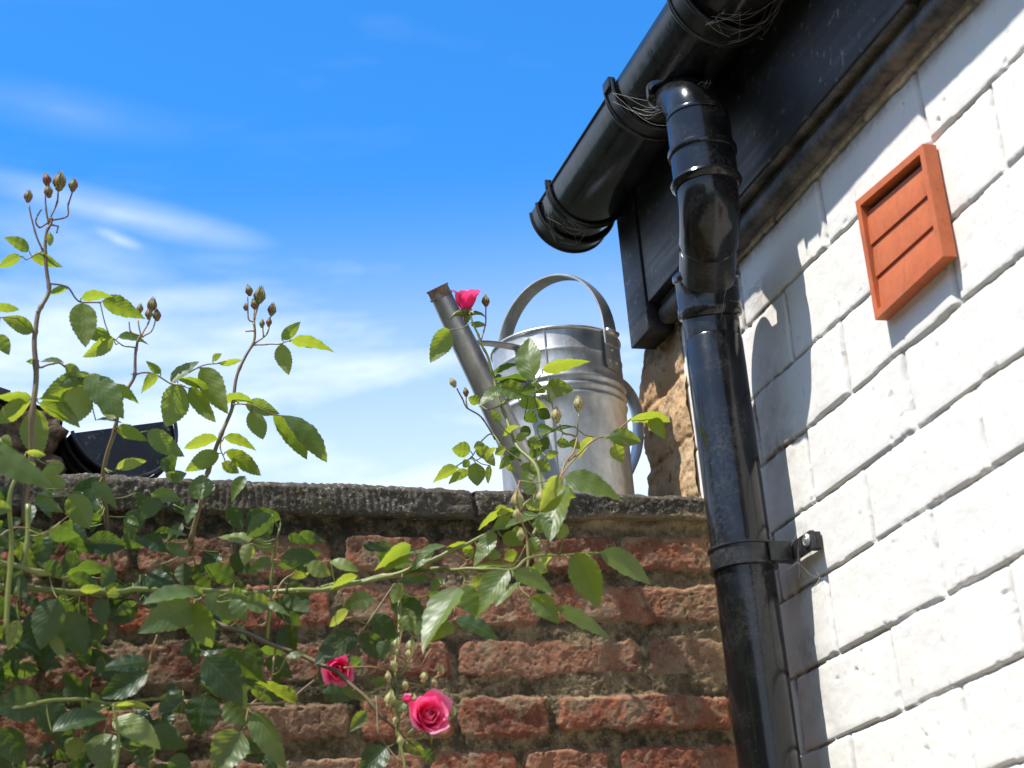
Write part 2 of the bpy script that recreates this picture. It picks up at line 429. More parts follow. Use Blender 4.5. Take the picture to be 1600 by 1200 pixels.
tr = t.new('ShaderNodeBsdfTranslucent'); t.set(tr.inputs[0], (.98, .06, .28, 1))
mx = t.new('ShaderNodeMixShader'); mx.inputs[0].default_value = .38
t.l.new(p, mx.inputs[1]); t.l.new(tr.outputs[0], mx.inputs[2]); t.out(mx.outputs[0]); PETAL = m
m, t = material('cobweb_silk'); t.out(t.bsdf((.55, .53, .48), .7)); SILK = m
m, t = material('slate'); o = t.obj()
t.out(t.bsdf(t.mix(t.noise(o, 12, 5), (.05, .052, .058), (.10, .10, .105)), .6, 0, t.bump(t.noise(o, 40, 5), .4, .004), .4)); SLATE = m
m, t = material('paving'); o = t.obj()
bt = t.new('ShaderNodeTexBrick'); t.set(bt.inputs[0], o); bt.inputs['Scale'].default_value = 1.6
bt.inputs['Color1'].default_value = (.34, .30, .24, 1); bt.inputs['Color2'].default_value = (.28, .25, .20, 1); bt.inputs['Mortar'].default_value = (.09, .08, .06, 1)
t.out(t.bsdf(t.mix(t.math('MULTIPLY', t.noise(o, 6, 6, .7), .4), bt.outputs[0], (.10, .11, .06)), .9, 0, t.bump(t.noise(o, 30, 5), .4, .01), .2)); PAVING = m
m, t = material('lawn'); o = t.obj()
t.out(t.bsdf(t.mix(t.noise(o, 3, 6, .7), (.04, .045, .028), (.06, .06, .04)), .95, 0, t.bump(t.noise(o, 60, 5), .6, .02), .1)); LAWN = m

# ------------------------------------------------------------------ ground
gm = MB(); gm.add([(-400, -400, -1.52), (400, -400, -1.52), (400, 400, -1.52), (-400, 400, -1.52)], [(0, 1, 2, 3)])
tag(gm.build('ground', LAWN, None, False), kind='structure')
gm = MB(); gm.add([(-4, -5, -1.5), (.83, -5, -1.5), (.83, 1.765, -1.5), (-4, 1.765, -1.5)], [(0, 1, 2, 3)])
tag(gm.build('path', PAVING, None, False), kind='structure')

def sky_blocker():  # unseen leafy block added to cut low sky light and darken reflections
    b = MB(); r = random.Random(4); rows = []
    for k in range(41):
        y = -7+k*.36; row = []
        for j in range(15):
            a = j/14*math.pi; x = -4.6+.75*math.cos(math.pi-a)*-1; z = -1.5+4.3*math.sin(a)**.35
            row.append((x+r.uniform(-.07, .07), y+r.uniform(-.1, .1), z+r.uniform(-.09, .09)))
        rows.append(row)
    b.sheet(rows)
    for k in range(12000):
        y = r.uniform(-7, 7.4); a = r.uniform(.05, 1.0)*math.pi; x = -4.6+.8*math.cos(a); z = -1.5+4.35*math.sin(a)**.35
        p = Vector((x, y, z)); u = Vector((r.uniform(-1, 1), r.uniform(-1, 1), r.uniform(-1, 1))).normalized()*.06; v = Vector((r.uniform(-1, 1), r.uniform(-1, 1), r.uniform(-1, 1))).normalized()*.04
        b.add([p-u, p+v, p+u, p-v], [(0, 1, 2, 3)])
    o = b.build('sky_blocker', m_blocker, None, False); tag(o, 'unseen tall leafy block added beyond the left edge to cut ambient sky light', 'sky_blocker')
m_blocker, t = material('blocker_leaf'); t.out(t.bsdf(t.mix(t.noise(t.obj(), 9, 4), (.02, .045, .012), (.05, .08, .02)), .6))
sky_blocker()

# ------------------------------------------------------------------ house
WX = .83
house = empty('brick_house', (WX, 0, -1.5), 'white painted brick house wall with a black eaves board, right side of the picture', 'house')
JO = np.array([-1.5] + [.214-.0785*k for k in range(21, 0, -1)] + [.214, .2929, .3707, .4518, .5266, .604, .681, .763, .842, .92, 1.0])
JO = np.sort(JO)

def white_wall():
    ys = np.concatenate([np.arange(-3, .85, .05), np.arange(.85, 1.845, .0019)])
    zs = np.concatenate([np.arange(-1.5, .10, .04), np.arange(.10, .90, .0019), np.arange(.90, 1.12, .03)])
    Y, Z = np.meshgrid(ys, zs)
    wob = .0015*fbm(Y, Z*.3, 22, 3, 5) + .0012*fbm(Y, Z, 90, 3, 9)
    zz = Z + wob
    i = np.clip(np.searchsorted(JO, zz.ravel()).reshape(Z.shape), 1, len(JO)-1)
    dup, dlo = JO[i]-zz, zz-JO[i-1]
    base = np.where(i % 2 == (int(np.searchsorted(JO, .56)) % 2), 1.358, 1.462)
    L = .209
    yy = Y + .0025*fbm(Y, Z, 30, 3, 21)
    u = (yy-base)/L; bi = np.floor(u); fu = (u-bi)*L
    jit = (rnd(bi*31+i*7, 3)-.5)*.014
    fu = np.abs(fu-jit*0); dp = np.minimum(fu, L-fu)
    h = .0011*fbm(Y, Z, 9, 3, 33) + .00045*fbm(Y, Z, 60, 4, 41)
    h += (rnd(bi*17+i*101, 8)-.5)*.0022                       # every brick sits a little in or out
    h -= .0005*sst(.009, .0, np.minimum(np.minimum(dup, dlo), dp))            # rounded arrises
    h += (zz-JO[i-1]-.039)*.010*(rnd(bi*7+i*3, 4)-.5) + (fu/L-.5)*.0022*(rnd(bi*5+i*13, 6)-.5)
    jw = .0042 + .0020*fbm(Y, Z, 40, 2, 51)
    # bed joint: undercut below the upper brick, sloping out to the lower one
    bed = np.maximum(sst(jw*.55, jw*.3, dlo)*1.0, sst(jw*.75, 0, dup)*.95)*np.clip(1.0+1.0*fbm(Y, Z*.4, 7, 3, 66), .35, 1.15)
    jdep = .0036 + .0022*fbm(Y, Z*.2, 8, 2, 63)
    perp = sst(.0060, .001, dp)*np.clip(.95 + .9*fbm(Y, Z, 38, 3, 71), .1, 1.2)
    h -= np.maximum(bed*jdep, perp*.0034)
    lump = np.clip(fbm(Y, Z, 150, 2, 81)-.35, 0, 1)*.0022*(np.maximum(bed, perp) > .3)
    h += lump
    pit = np.clip(fbm(Y, Z, 75, 3, 91)-.60, 0, 1)*.010
    h -= pit
    X = WX - h
    joint = np.clip(sst(jw*.65, jw*.25, dlo)*.9 + sst(jw*.7, 0, dup) + .80*perp, 0, 1)
    joint = joint*np.clip(.75+.7*fbm(Y, Z, 12, 3, 77), .15, 1)
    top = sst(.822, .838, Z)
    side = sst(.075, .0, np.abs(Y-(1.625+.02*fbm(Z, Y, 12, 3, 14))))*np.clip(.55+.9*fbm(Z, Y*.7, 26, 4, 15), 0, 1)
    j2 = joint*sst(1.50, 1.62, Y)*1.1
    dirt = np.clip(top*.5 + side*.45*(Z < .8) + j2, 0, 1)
    return link('wall', grid_mesh('wall', np.stack([X, Y, Z], -1), dict(joint=joint, dirt=dirt)), WHITE, house)
white_wall()

def stone_wall():
    ys = np.arange(1.838, 2.002, .0022); zs = np.concatenate([np.arange(-1.5, .50, .05), np.arange(.50, .90, .0022), np.arange(.9, 1.1, .03)])
    Y, Z = np.meshgrid(ys, zs)
    zj = (Z+.004*fbm(Y, Z, 30, 3, 3)) % .078
    dj = np.minimum(zj, .078-zj)
    h = .004 + .008*fbm(Y, Z, 22, 6, 5, .65) + .006*fbm(Y, Z, 9, 3, 8) - .0025*sst(.006, 0, dj)
    X = WX - h
    edge = sst(1.93, 2.0, Y)
    Y2 = Y + edge*(.022*fbm(Z, Z*0, 14, 5, 5, .6) - .003*sst(.02, 0, dj)) - edge*.03*sst(.79, .86, Z)
    X = X + .012*sst(1.98, 2.001, Y)
    dirt = np.clip(sst(.80, .86, Z)*.9 + .8*np.clip(fbm(Y, Z, 14, 3, 44)-.2, 0, 1), 0, 1)
    me = grid_mesh('unpainted_wall', np.stack([X, Y2, Z], -1), dict(dirt=dirt))
    link('unpainted_wall', me, STONE, house)
    # the return round the corner
    b = MB(); zc = zs[::1]
    rows = [[(float(X[k, -1]), float(Y2[k, -1]), float(zz)) , (WX+.10, float(Y2[k, -1])+.004, float(zz)), (WX+4, 2.0, float(zz))] for k, zz in enumerate(zc)]
    b.sheet(rows); o = b.build('gable_wall', STONE, house)
stone_wall()
# eaves: fascia board, end board, moulding, soffit and roof
EY0, EY1 = -3.0, 1.854
b = MB(); b.box((.797, EY0, .876), (.826, EY1-.002, 1.066), 0, .0015); b.build('fascia_board', BOARD, house, auto=30)
b = MB(); b.box((.795, EY1+.002, .842), (.829, 1.918, 1.066), 0, .002); b.build('end_board', BOARD, house, auto=30)
b = MB()
prof = [(.8245, .8755), (.8125, .8755), (.8125, .872), (.8145, .870), (.8100, .866), (.8080, .860), (.8085, .854), (.8110, .849), (.8150, .8465), (.8245, .8465)]
ysq = [EY0 + i*(EY1-.004-EY0)/60 for i in range(61)]
b.sheet([[(x+.0008*math.sin(y*23+z*9), y, z+.0012*math.sin(y*11)) for x, z in prof] for y in ysq]); b.build('moulding', TRIM, house, auto=40)
b = MB(); b.box((.800, 1.20, .872), (.8115, 1.712, .8815), 0, .002); b.build('packing_strip', TRIM, house, auto=30)
b = MB()
for k in range(9):
    x0 = .735+k*.28; z0 = 1.078+k*.20
    b.box((x0, EY0, z0), (x0+.30, 1.93, z0+.012))
b.box((.80, EY0, 1.0665), (3.2, 1.92, 1.077))
b.build('roof', SLATE, house, False)

# ------------------------------------------------------------------ gutter
GX, GZ, GR = .752, 1.052, .0495
gut = empty('gutter', (GX, 1.0, GZ), 'black half-round plastic gutter running along the eaves of the white house', 'gutter')
def half(y0, y1, r, th, lip=.004, zoff=0., n=26, ny=2, ext=.0):
    """a half-round trough between y0 and y1, open on top"""
    b = MB(); rows = []
    for j in range(ny):
        y = y0+(y1-y0)*j/(ny-1); row = []
        for k in range(n+1):
            a = math.pi*k/n; row.append((GX-r*math.cos(a), y, GZ+zoff-r*math.sin(a)))
        row.append((GX+r, y, GZ+zoff+ext)); row.append((GX+r-th, y, GZ+zoff+ext))
        for k in range(n, -1, -1):
            a = math.pi*k/n; row.append((GX-(r-th)*math.cos(a), y, GZ+zoff-(r-th)*math.sin(a)))
        row.append((GX-r+th, y, GZ+zoff+ext)); row.append((GX-r, y, GZ+zoff+ext))
        rows.append(row)
    b.sheet(rows, closed=True)
    m = len(rows[0]); bb = len(b.v)
    for j, y in ((0, y0), (ny-1, y1)):
        base = j*m
        for k in range(n): b.f.append((base+k, base+k+1, base+2*n+2-k, base+2*n+3-k)); b.m.append(0)
    return b
def strap(y0, y1, r, name='union_bracket', mat=None):
    b = half(y0, y1, r, .0035, ext=.006)
    for y in (y0, y1):                                        # rolled edges
        b.tube([(GX-(r+.0006)*math.cos(math.pi*k/26), y, GZ+.004*(k in (0, 26))-(r+.0006)*math.sin(math.pi*k/26)) for k in range(27)], .0022, 8)
    b.box((GX-r-.0045, y0+.002, GZ-.003), (GX-r+.004, y1-.002, GZ+.010), 0, .0012)
    return b.build(name, mat or PLASTIC_DUSTY, gut, auto=45)
b = half(-3.0, 1.952, GR, .0025); 
b.tube([(GX-GR, -3, GZ), (GX-GR, 1.952, GZ)], .0022, 8); b.tube([(GX+GR-.001, -3, GZ), (GX+GR-.001, 1.952, GZ)], .0022, 8)
b.build('trough', PLASTIC, gut, auto=45)
# stop end
b = half(1.944, 1.972, GR+.0028, .003)
b.tube([(GX-(GR+.003)*math.cos(math.pi*k/26), 1.944, GZ-(GR+.003)*math.sin(math.pi*k/26)) for k in range(27)], .0030, 8)
b.tube([(GX-(GR+.003)*math.cos(math.pi*k/26), 1.972, GZ-(GR+.003)*math.sin(math.pi*k/26)) for k in range(27)], .0022, 8)
b.add([(GX, 1.972, GZ)]+[(GX-(GR+.0028)*math.cos(math.pi*k/26), 1.972, GZ-(GR+.0028)*math.sin(math.pi*k/26)) for k in range(27)], [(0, k+1, k+2) for k in range(26)])
b.build('stop_end', PLASTIC_DUSTY, gut, auto=45)
strap(1.896, 1.904, GR+.0012, 'ridge')
strap(1.648, 1.672, GR+.0045)
strap(1.440, 1.470, GR+.0060)
b = half(1.470, 1.648, GR+.0022, .002, ny=3); b.build('running_outlet', PLASTIC, gut, auto=45)

# ------------------------------------------------------------------ downpipe
PX, PY, PR = .7728, 1.632, .0308
dp = empty('downpipe', (PX, PY, -1.5), 'black plastic downpipe with swan neck fixed to the white wall', 'downpipe')
T0 = Vector((.7485, 1.582, 1.010)); T1 = Vector((.742, 1.534, .966)); T2 = Vector((.742, 1.534, .874))
B1 = Vector((.7455, 1.545, .846)); B2 = Vector((.764, 1.605, .806)); B3 = Vector((PX, PY, .782))
def P_(p): return Vector(p)
b = MB(); pth = smooth_path([P_((.7490, 1.590, 1.040)), P_((.7485, 1.588, 1.016)), P_((.7465, 1.578, .997)), P_((.7435, 1.556, .977)), P_((.7422, 1.539, .959)), P_((.742, 1.534, .935))], 6)
b.tube(pth, [PR*(.86+.10*min(1, k/(len(pth)-8))**2) for k in range(len(pth))], 36); b.tube([(.7490, 1.590, 1.030), (.7488, 1.589, 1.0075), (.7487, 1.5887, 1.0045), (.7486, 1.588, 1.0040)], [PR+.004, PR+.004, PR+.0025, PR*.84], 36, cap=False)
b.build('outlet_bend', PLASTIC, dp, auto=50)
def prof_tube(name, pts, segs, mat=PLASTIC, n=40):
    """pts = axis from a to b, segs = (fraction, radius) along it"""
    a, c = Vector(pts[0]), Vector(pts[1]); b = MB()
    b.tube([a.lerp(c, f) for f, r in segs], [r for f, r in segs], n, cap=False)
    return b.build(name, mat, dp, auto=38)
R1 = PR+.0030
prof_tube('socket', (Vector((.742, 1.534, .948)), Vector((.742, 1.534, .860))),
    [(0, PR*.96), (.0, R1-.001), (.02, R1), (.055, R1), (.065, R1-.0014), (.085, R1-.0014), (.095, R1), (.48, R1), (.49, R1+.0028), (.525, R1+.0034), (.56, R1+.0026), (.57, R1+.0006),
     (.88, R1+.0008), (.895, R1+.0030), (.93, R1+.0040), (.965, R1+.0028), (.985, R1+.001), (1.0, R1), (1.0, PR)])
b = MB(); pth = smooth_path([P_((.742, 1.534, .872)), P_((.742, 1.534, .852)), P_((.7438, 1.541, .834)), P_((.7488, 1.557, .8215)), P_((.7530, 1.570, .8155))], 7)
b.tube(pth, [PR*1.04]*(len(pth)-1)+[PR*1.01], 40); b.build('upper_bend', PLASTIC, dp, auto=50)
b = MB(); b.tube([P_((.7515, 1.5655, .8180)), P_((.7600, 1.592, .8035)), P_((.7720, 1.629, .784))], [PR*.955]*3, 40); b.build('offset_pipe', PLASTIC_DUSTY, dp, auto=50)
lo = [P_((.7565, 1.581, .8125)), P_((.7700, 1.6235, .788))]
b = MB(); pth = smooth_path([P_((.7560, 1.580, .8130)), P_((.7655, 1.610, .7975)), P_((.7715, 1.628, .782)), P_((PX, PY, .760)), P_((PX, PY, .7300))], 7)
b.tube(pth, [PR*.99]*len(pth), 40); b.build('lower_bend', PLASTIC, dp, auto=50)
prof_tube('socket', (Vector((.7685, 1.619, .806)), Vector((PX, PY, .757))),
    [(0, PR*.95), (0, R1+.001), (.05, R1+.003), (.13, R1+.0036), (.19, R1+.0028), (.22, R1+.0006), (.75, R1), (.78, R1+.0010), (.97, R1+.0006), (1, R1-.0006), (1.0, PR*.96)])
b = MB(); b.tube([(PX, PY, -1.48), (PX, PY, 0), (PX, PY, .4), (PX, PY, .728), (PX, PY, .7305)], [PR+.0004, PR+.0004, PR+.0004, PR+.0004, PR-.0008], 48); b.build('pipe', PLASTIC, dp, auto=50)
# bracket with one arm to the wall
b = MB(); BZ = .486; r = PR+.0012
b.tube([(PX, PY, BZ-.0125), (PX, PY, BZ-.0122), (PX, PY, BZ-.0095), (PX, PY, BZ-.009), (PX, PY, BZ+.009), (PX, PY, BZ+.0095), (PX, PY, BZ+.0122), (PX, PY, BZ+.0125)],
       [r-.002, r+.0030, r+.0030, r+.0014, r+.0014, r+.0030, r+.0030, r-.002], 44, cap=False)
ring = b.build('bracket', PLASTIC_DUSTY, dp, auto=38)
b = MB(); b.box((.8150, 1.5585, BZ-.0095), (.8210, PY-.014, BZ+.0095), 0, .0018)
b.box((PX+.016, PY-.034, BZ-.0105), (.8140, PY-.020, BZ+.0105), 0, .0018)
b.box((.8212, 1.5605, BZ-.0090), (.8285, 1.5725, BZ+.0090), 0, .002)
arm = b.build('bracket_arm', PLASTIC_DUSTY, ring, auto=30)
b = MB(); mt = Matrix.Translation((.8145, 1.5665, BZ+.001)) @ Matrix.Rotation(math.radians(-90), 4, 'Y')
b.lathe([(0, .003), (.0022, .003), (.0024, .0012), (.0052, .0022), (.0066, .0006), (.0066, -.001)], mt, 16)
b.build('screw', ZINC_DARK, ring, auto=40)

# ------------------------------------------------------------------ louvred vent
vent = empty('air_vent', (.8285, 1.304, .70), 'terracotta coloured square plastic louvre vent screwed to the white wall', 'air vent')
yf, yn, zb, zt = 1.368, 1.238, .640, .764
def vpnt(u, v, d):
    """u 0 far .. 1 near, v 0 bottom .. 1 top, d out from the wall"""
    y = yf + (yn-yf)*u - .003*(1-v)*u*0
    z = zb + (zt-zb)*v - .009*u*(v) + .004*u*(1-v) 
    return Vector((WX-.0015-d, y, z))
b = MB(); D = .0135; fw = .062
def frame_side(u0, v0, u1, v1):
    P = [vpnt(u0, v0, 0), vpnt(u1, v0, 0), vpnt(u1, v1, 0), vpnt(u0, v1, 0)]
    Q = [vpnt(u0, v0, D), vpnt(u1, v0, D), vpnt(u1, v1, D), vpnt(u0, v1, D)]
    b.add(P+Q, [(4, 5, 6, 7), (0, 1, 5, 4), (1, 2, 6, 5), (2, 3, 7, 6), (3, 0, 4, 7), (3, 2, 1, 0)])
frame_side(0, 0, 1, fw); frame_side(0, 1-fw, 1, 1); frame_side(0, fw, fw*.95, 1-fw); frame_side(1-fw*.95, fw, 1, 1-fw)
b.build('frame', TERRA, vent, False)
v0 = fw; step = (1-2*fw-.070)/3
for k in range(3):
    b = MB(); lo_, hi = v0+k*step+.004, v0+(k+1)*step+.004
    rows = []
    for q in range(7):
        t_ = q/6; v_ = lo_+(hi-lo_+.012)*t_; d_ = .0104-.0036*t_**1.25-.0012*(1-t_)**3
        rows.append([vpnt(fw*.95+(1-2*fw*.95)*i/6, v_, d_) for i in range(7)])
    rows.insert(0, [vpnt(fw*.95+(1-2*fw*.95)*i/6, lo_+.006, .002) for i in range(7)])
    rows.insert(0, [vpnt(fw*.95+(1-2*fw*.95)*i/6, lo_+.01, .0015) for i in range(7)])
    b.sheet(rows); b.build('louvre', TERRA, vent, auto=40)
m, t = material('vent_gap_shade'); t.out(t.bsdf((.03, .015, .01), .9)); 
b = MB(); b.add([vpnt(.01, .01, .0006), vpnt(.99, .01, .0006), vpnt(.99, .99, .0006), vpnt(.01, .99, .0006)], [(0, 1, 2, 3)]); b.build('opening_shade', m, vent, False)  # dark sheet stands in for the shade in the louvre gaps

# ------------------------------------------------------------------ garden wall
GY = 1.765
gw = empty('garden_wall', (-.5, GY, -1.5), 'old red brick garden wall with a dark lichened coping under the roses', 'garden wall')
RB = [.545, .495, .436, .375, .319]                    # tops of the brick courses, in view
def garden_wall():
    xs = np.concatenate([np.arange(-5, -.02, .06), np.arange(-.02, .829, .00125), [.829]])
    zs = np.concatenate([np.arange(-1.5, .26, .045), np.arange(.26, .585, .00125)])
    X, Z = np.meshgrid(xs, zs)
    wz = Z + .0045*fbm(X, Z, 7, 3, 2) + .0022*fbm(X, Z, 45, 3, 4)
    wx = X + .004*fbm(X, Z, 28, 3, 6)
    ctr = np.array([.319-.0585*k-.019 for k in range(32, 0, -1)] + [.300, .356, .4165, .4745, .5285, .585])
    hh = np.array([.0195]*32 + [.0195, .0195, .0180, .0200, .0180, .0150])
    mid = (ctr[1:]+ctr[:-1])/2
    i = np.searchsorted(mid, wz.ravel()).reshape(Z.shape)
    dz = hh[i]-np.abs(wz-ctr[i])
    n = len(ctr); row = i-(n-6)
    off = np.where(row == 1, .5985, np.where(row == 2, .7055, np.where(row == 3, .600, np.where(row == 4, .69, np.where(row == 5, .62, np.where(row == 0, .66, .13*(i % 2)))))))
    L = np.where(row == 1, .207, np.where(row == 2, .207, np.where(row == 3, .225, np.where(row == 4, .208, .20))))
    hd = (rnd(i, 5) > .5)
    u = (wx-off)/L; bi = np.floor(u); fu = (u-bi)
    split = (rnd(bi*13+i*7, 9) > .62) & ~(((row == 1) | (row == 2) | (row == 3)) & (X > .49)) | ((row == 1) & (bi == -1))                          # some stretchers are two headers
    dxe = np.minimum(fu, 1-fu)*L
    dxs = np.where(split, np.abs(fu-.5)*L, 1.)
    dx = np.minimum(dxe, dxs)-.006
    bid = bi*2+(split & (fu > .5))
    d = np.minimum(dx, dz)
    # round off the corners
    cr = .009
    ddx = np.clip(cr-dx, 0, None); ddz = np.clip(cr-dz, 0, None)
    d = np.where((ddx > 0) & (ddz > 0), cr-np.hypot(ddx, ddz), d)
    ero = .0045*fbm(X, Z, 55, 5, 12, .65) + .0055*fbm(X, Z, 14, 3, 13)
    d = d + ero
    mask = sst(-.0035, .0035, d)
    proud = (rnd(bid*37+i*11, 21)-.45)*.007
    h = mask*(.0050+proud + .0022*fbm(X, Z, 20, 6, 31, .62) + .0011*fbm(X, Z, 130, 4, 32, .7))
    h += (1-mask)*(.0036*fbm(X, Z, 50, 5, 35, .75) + .0065*fbm(X*.35, Z, 24, 4, 36))
    h += .0035*fbm(X, Z, 5, 2, 38)
    chunk = np.clip(fbm(X, Z, 34, 3, 47)-.30, 0, 1)*mask; h -= chunk*.006
    pits = np.clip(fbm(X, Z, 190, 2, 49)-.45, 0, 1)*.006; h -= pits
    tone = rnd(bid*91+i*23, 40)
    sand = np.clip(.85*sst(.56, .80, X)*np.clip(.1+1.5*fbm(X, Z, 10, 4, 55), 0, 1) + .85*sst(.555, .565, Z+.004*fbm(X, Z, 30, 3, 8))*sst(.60, .66, X), 0, 1)
    sand = np.maximum(sand, np.clip(1.1*fbm(X, Z, 16, 4, 57)-.35, 0, 1)*(mask < .5))
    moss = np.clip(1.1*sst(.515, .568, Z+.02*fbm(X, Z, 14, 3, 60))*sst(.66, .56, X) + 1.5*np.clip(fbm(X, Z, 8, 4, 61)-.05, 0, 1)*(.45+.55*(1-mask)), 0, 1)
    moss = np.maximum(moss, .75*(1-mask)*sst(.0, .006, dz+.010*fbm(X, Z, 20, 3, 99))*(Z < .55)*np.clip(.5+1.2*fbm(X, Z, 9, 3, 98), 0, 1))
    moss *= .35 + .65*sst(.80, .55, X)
    Yv = GY - h
    me = grid_mesh('brickwork', np.stack([X, Yv, Z], -1), dict(mask=mask, tone=tone, moss=moss, sand=sand))
    me.flip_normals() if False else None
    link('brickwork', me, BRICK, gw)
    # core, so the wall has thickness behind the modelled face
    b = MB(); b.box((-5, GY+.012, -1.5), (.828, GY+.235, .572)); b.build('wall_core', BRICK, gw, False)
garden_wall()
def coping():
    xs = np.concatenate([np.arange(-5, -.02, .06), np.arange(-.02, .829, .0015), [.829]])
    def ztop(x): return .6065-.0237*(x-.33)
    nprof = 44
    s = np.linspace(0, 1, nprof)
    X, Sx = np.meshgrid(xs, s)
    zt_ = ztop(X)+.0016*fbm(X, X*0, 12, 3, 3); zb_ = .5705-.006*(X-.4)+.0022*fbm(X, X*0, 16, 4, 7)
    Z = np.where(Sx < .08, zb_, np.where(Sx > .72, zt_, zb_+(zt_-zb_)*(Sx-.08)/.64))
    Yb = np.where(Sx < .08, GY+.004-.012*(Sx/.08), np.where(Sx > .72, GY-.008+(Sx-.72)/.28*.255, GY-.008))
    rnd_ = .004*(sst(.60, .72, Sx)+.8*sst(.15, .08, Sx))*(Sx <= .73)*(Sx >= .07)
    rib = .0020*np.abs(np.sin((X+.012*fbm(X, Z, 14, 3, 9))*math.pi/.0072))*np.clip(.25+1.6*fbm(X, Z, 14, 3, 77), 0, 1.2)
    h = .0032*fbm(X, Z, 75, 5, 20, .7)+.0022*fbm(X, Z, 20, 3, 22)+rib
    # joints between the coping stones
    for jx in (-.35, -.05, .235, .53): h -= .006*sst(.004, .001, np.abs(X-jx+.002*fbm(Z, X*0, 60, 2, 5)))
    fr = (Sx >= .08) & (Sx <= .72)
    Y = Yb + rnd_ - np.where(fr, h, 0); Z = Z + np.where(Sx > .72, h*.8*sst(1.0, .95, Sx), 0)
    sand = np.clip(1.2*sst(.30, .1, Sx+.12*fbm(X, Z, 40, 3, 8))*sst(.60, .70, X), 0, 1)*.8
    link('coping', grid_mesh('coping', np.stack([X, Y, Z], -1), dict(sand=sand)), COPING, gw)
coping()

# ------------------------------------------------------------------ neighbour's pier and gutter end behind the wall
pier = empty('brick_pier', (.0, 2.0, -1.5), 'rough brick pier end behind the garden wall, cut by the left edge', 'brick pier')
def pier_mesh():
    b = MB(); y0 = 1.93
    zs = [-1.5, .55]+[.60+.004*k for k in range(46)]
    rows = []
    for z in zs:
        xe = .108+.006*math.sin(z*160)+.004*math.sin(z*431+1)
        row = []
        for k in range(60):
            x = -.5+(xe+.5)*(k/59)**.6
            y = y0-.010*(vn(x*60, z*60)-.5)-.012*(vn(x*17+9, z*22)-.5)-.008*(1 if (z*1000) % 62 > 12 else 0)
            row.append((x, y, min(z, .772-.30*max(x, -.2)+.004*vn(x*90, 3))))
        row.append((xe-.004, y0+.02, row[-1][2])); row.append((xe-.002, y0+.4, row[-1][2]))
        rows.append(row)
    b.sheet(rows)
    return b
def vn(x, y): return float(vnoise(np.array([x]), np.array([y]), 5)[0])
me_o = pier_mesh().build('brickwork', BRICK, pier)
for nm, v in (('mask', .55), ('tone', .9), ('moss', .75), ('sand', .1)):
    a = me_o.data.attributes.new(nm, 'FLOAT', 'POINT'); a.data.foreach_set('value', [v]*len(me_o.data.vertices))
b = MB()
e0, e1 = at(-30, 598, 1.93), at(60, 622, 1.90)
b.add([(-.5, 1.90, .93), (.052, 1.90, .748), (.052, 2.4, .748), (-.5, 2.4, .93), (-.5, 1.90, .945), (.054, 1.90, .755), (.054, 2.4, .755), (-.5, 2.4, .945)],
      [(0, 3, 2, 1), (4, 5, 6, 7), (0, 1, 5, 4), (1, 2, 6, 5), (2, 3, 7, 6), (3, 0, 4, 7)]); b.build('roof_edge', BOARD, pier, False)

g2 = empty('gutter_end', (.16, 1.96, .66), 'short black half-round gutter end resting on the garden wall behind the roses', 'gutter')
def gutter_end():
    A = at(112, 676, 1.925); B = at(268, 656, 1.965)      # the far and near end of the open top
    c = (A+B)/2; R = (B-A).length/2; xd = (B-A).normalized()
    ax = Vector((.18, 1.0, .05)).normalized(); ax = (ax-xd*ax.dot(xd)).normalized(); dn = -ax.cross(xd)
    if dn.z > 0: dn = -dn
    def arc(r, off, n=28): return [c+ax*off+xd*(-math.cos(math.pi*k/n)*r)+dn*(math.sin(math.pi*k/n)*r) for k in range(n+1)]
    b = MB(); b.sheet([arc(R, .0), arc(R, .16)]); b.sheet([arc(R-.003, .0), arc(R-.003, .16)]); b.sheet([arc(R, 0), arc(R-.003, 0)])
    b.build('trough', PLASTIC, g2, auto=45)
    b = MB(); a0 = arc(R-.002, .002); b.add([c+ax*.002]+a0, [(0, k+1, k+2) for k in range(28)]); b.build('stop_end', BOARD, g2, False)
    b = MB()
    for off, rr, th in ((-.004, R+.001, .0022), (.012, R+.004, .0026), (.030, R+.004, .0030)):
        b.tube(arc(rr, off), th, 8)
    b.sheet([arc(R+.0035, .010), arc(R+.0035, .034)]); b.build('socket', PLASTIC_DUSTY, g2, auto=45)
gutter_end()

# ------------------------------------------------------------------ watering can
CX, CY, CR, CZ0, CZ1 = .700, 1.930, .0785, .606, .8395
can = empty('watering_can', (CX, CY, CZ0), 'old galvanised steel watering can standing on the garden wall coping', 'watering can')
mt = Matrix.Translation((CX, CY, 0))
def ribp(z0, r, a=.0022, w_=.0042): return [(r, z0-w_), (r+a*.6, z0-w_*.5), (r+a, z0), (r+a*.6, z0+w_*.5), (r, z0+w_)]
pr = [(0, CZ0), (CR*.97, CZ0), (CR*.985, CZ0+.001), (CR*.985+.0015, CZ0+.006), (CR*.985, CZ0+.010)]
for z_ in (.63, .65, .67, .69, .71, .73): pr.append((CR*.99, z_))
for zc in (.755, .7665, .778): pr += ribp(zc, CR*.998)
for z_ in (.79, .80): pr.append((CR*.9985, z_))
pr += ribp(.8125, CR, .001, .003) + [(CR, CZ1-.002), (CR-.001, CZ1-.002), (CR-.0015, .80), (CR-.0015, CZ0+.004), (0, CZ0+.004)]
b = MB(); b.lathe(pr, mt, 120)
for v in b.v:                                                  # small dents in the sheet
    a_ = math.atan2(v.y-CY, v.x-CX); dn_ = .0016*(float(vnoise(np.array([a_*2.6+9]), np.array([v.z*24]), 3)[0])-.5)+.0007*(float(vnoise(np.array([a_*7+30]), np.array([v.z*60]), 4)[0])-.5)
    rr = math.hypot(v.x-CX, v.y-CY)
    if rr > .06: v.x += (v.x-CX)/rr*dn_; v.y += (v.y-CY)/rr*dn_
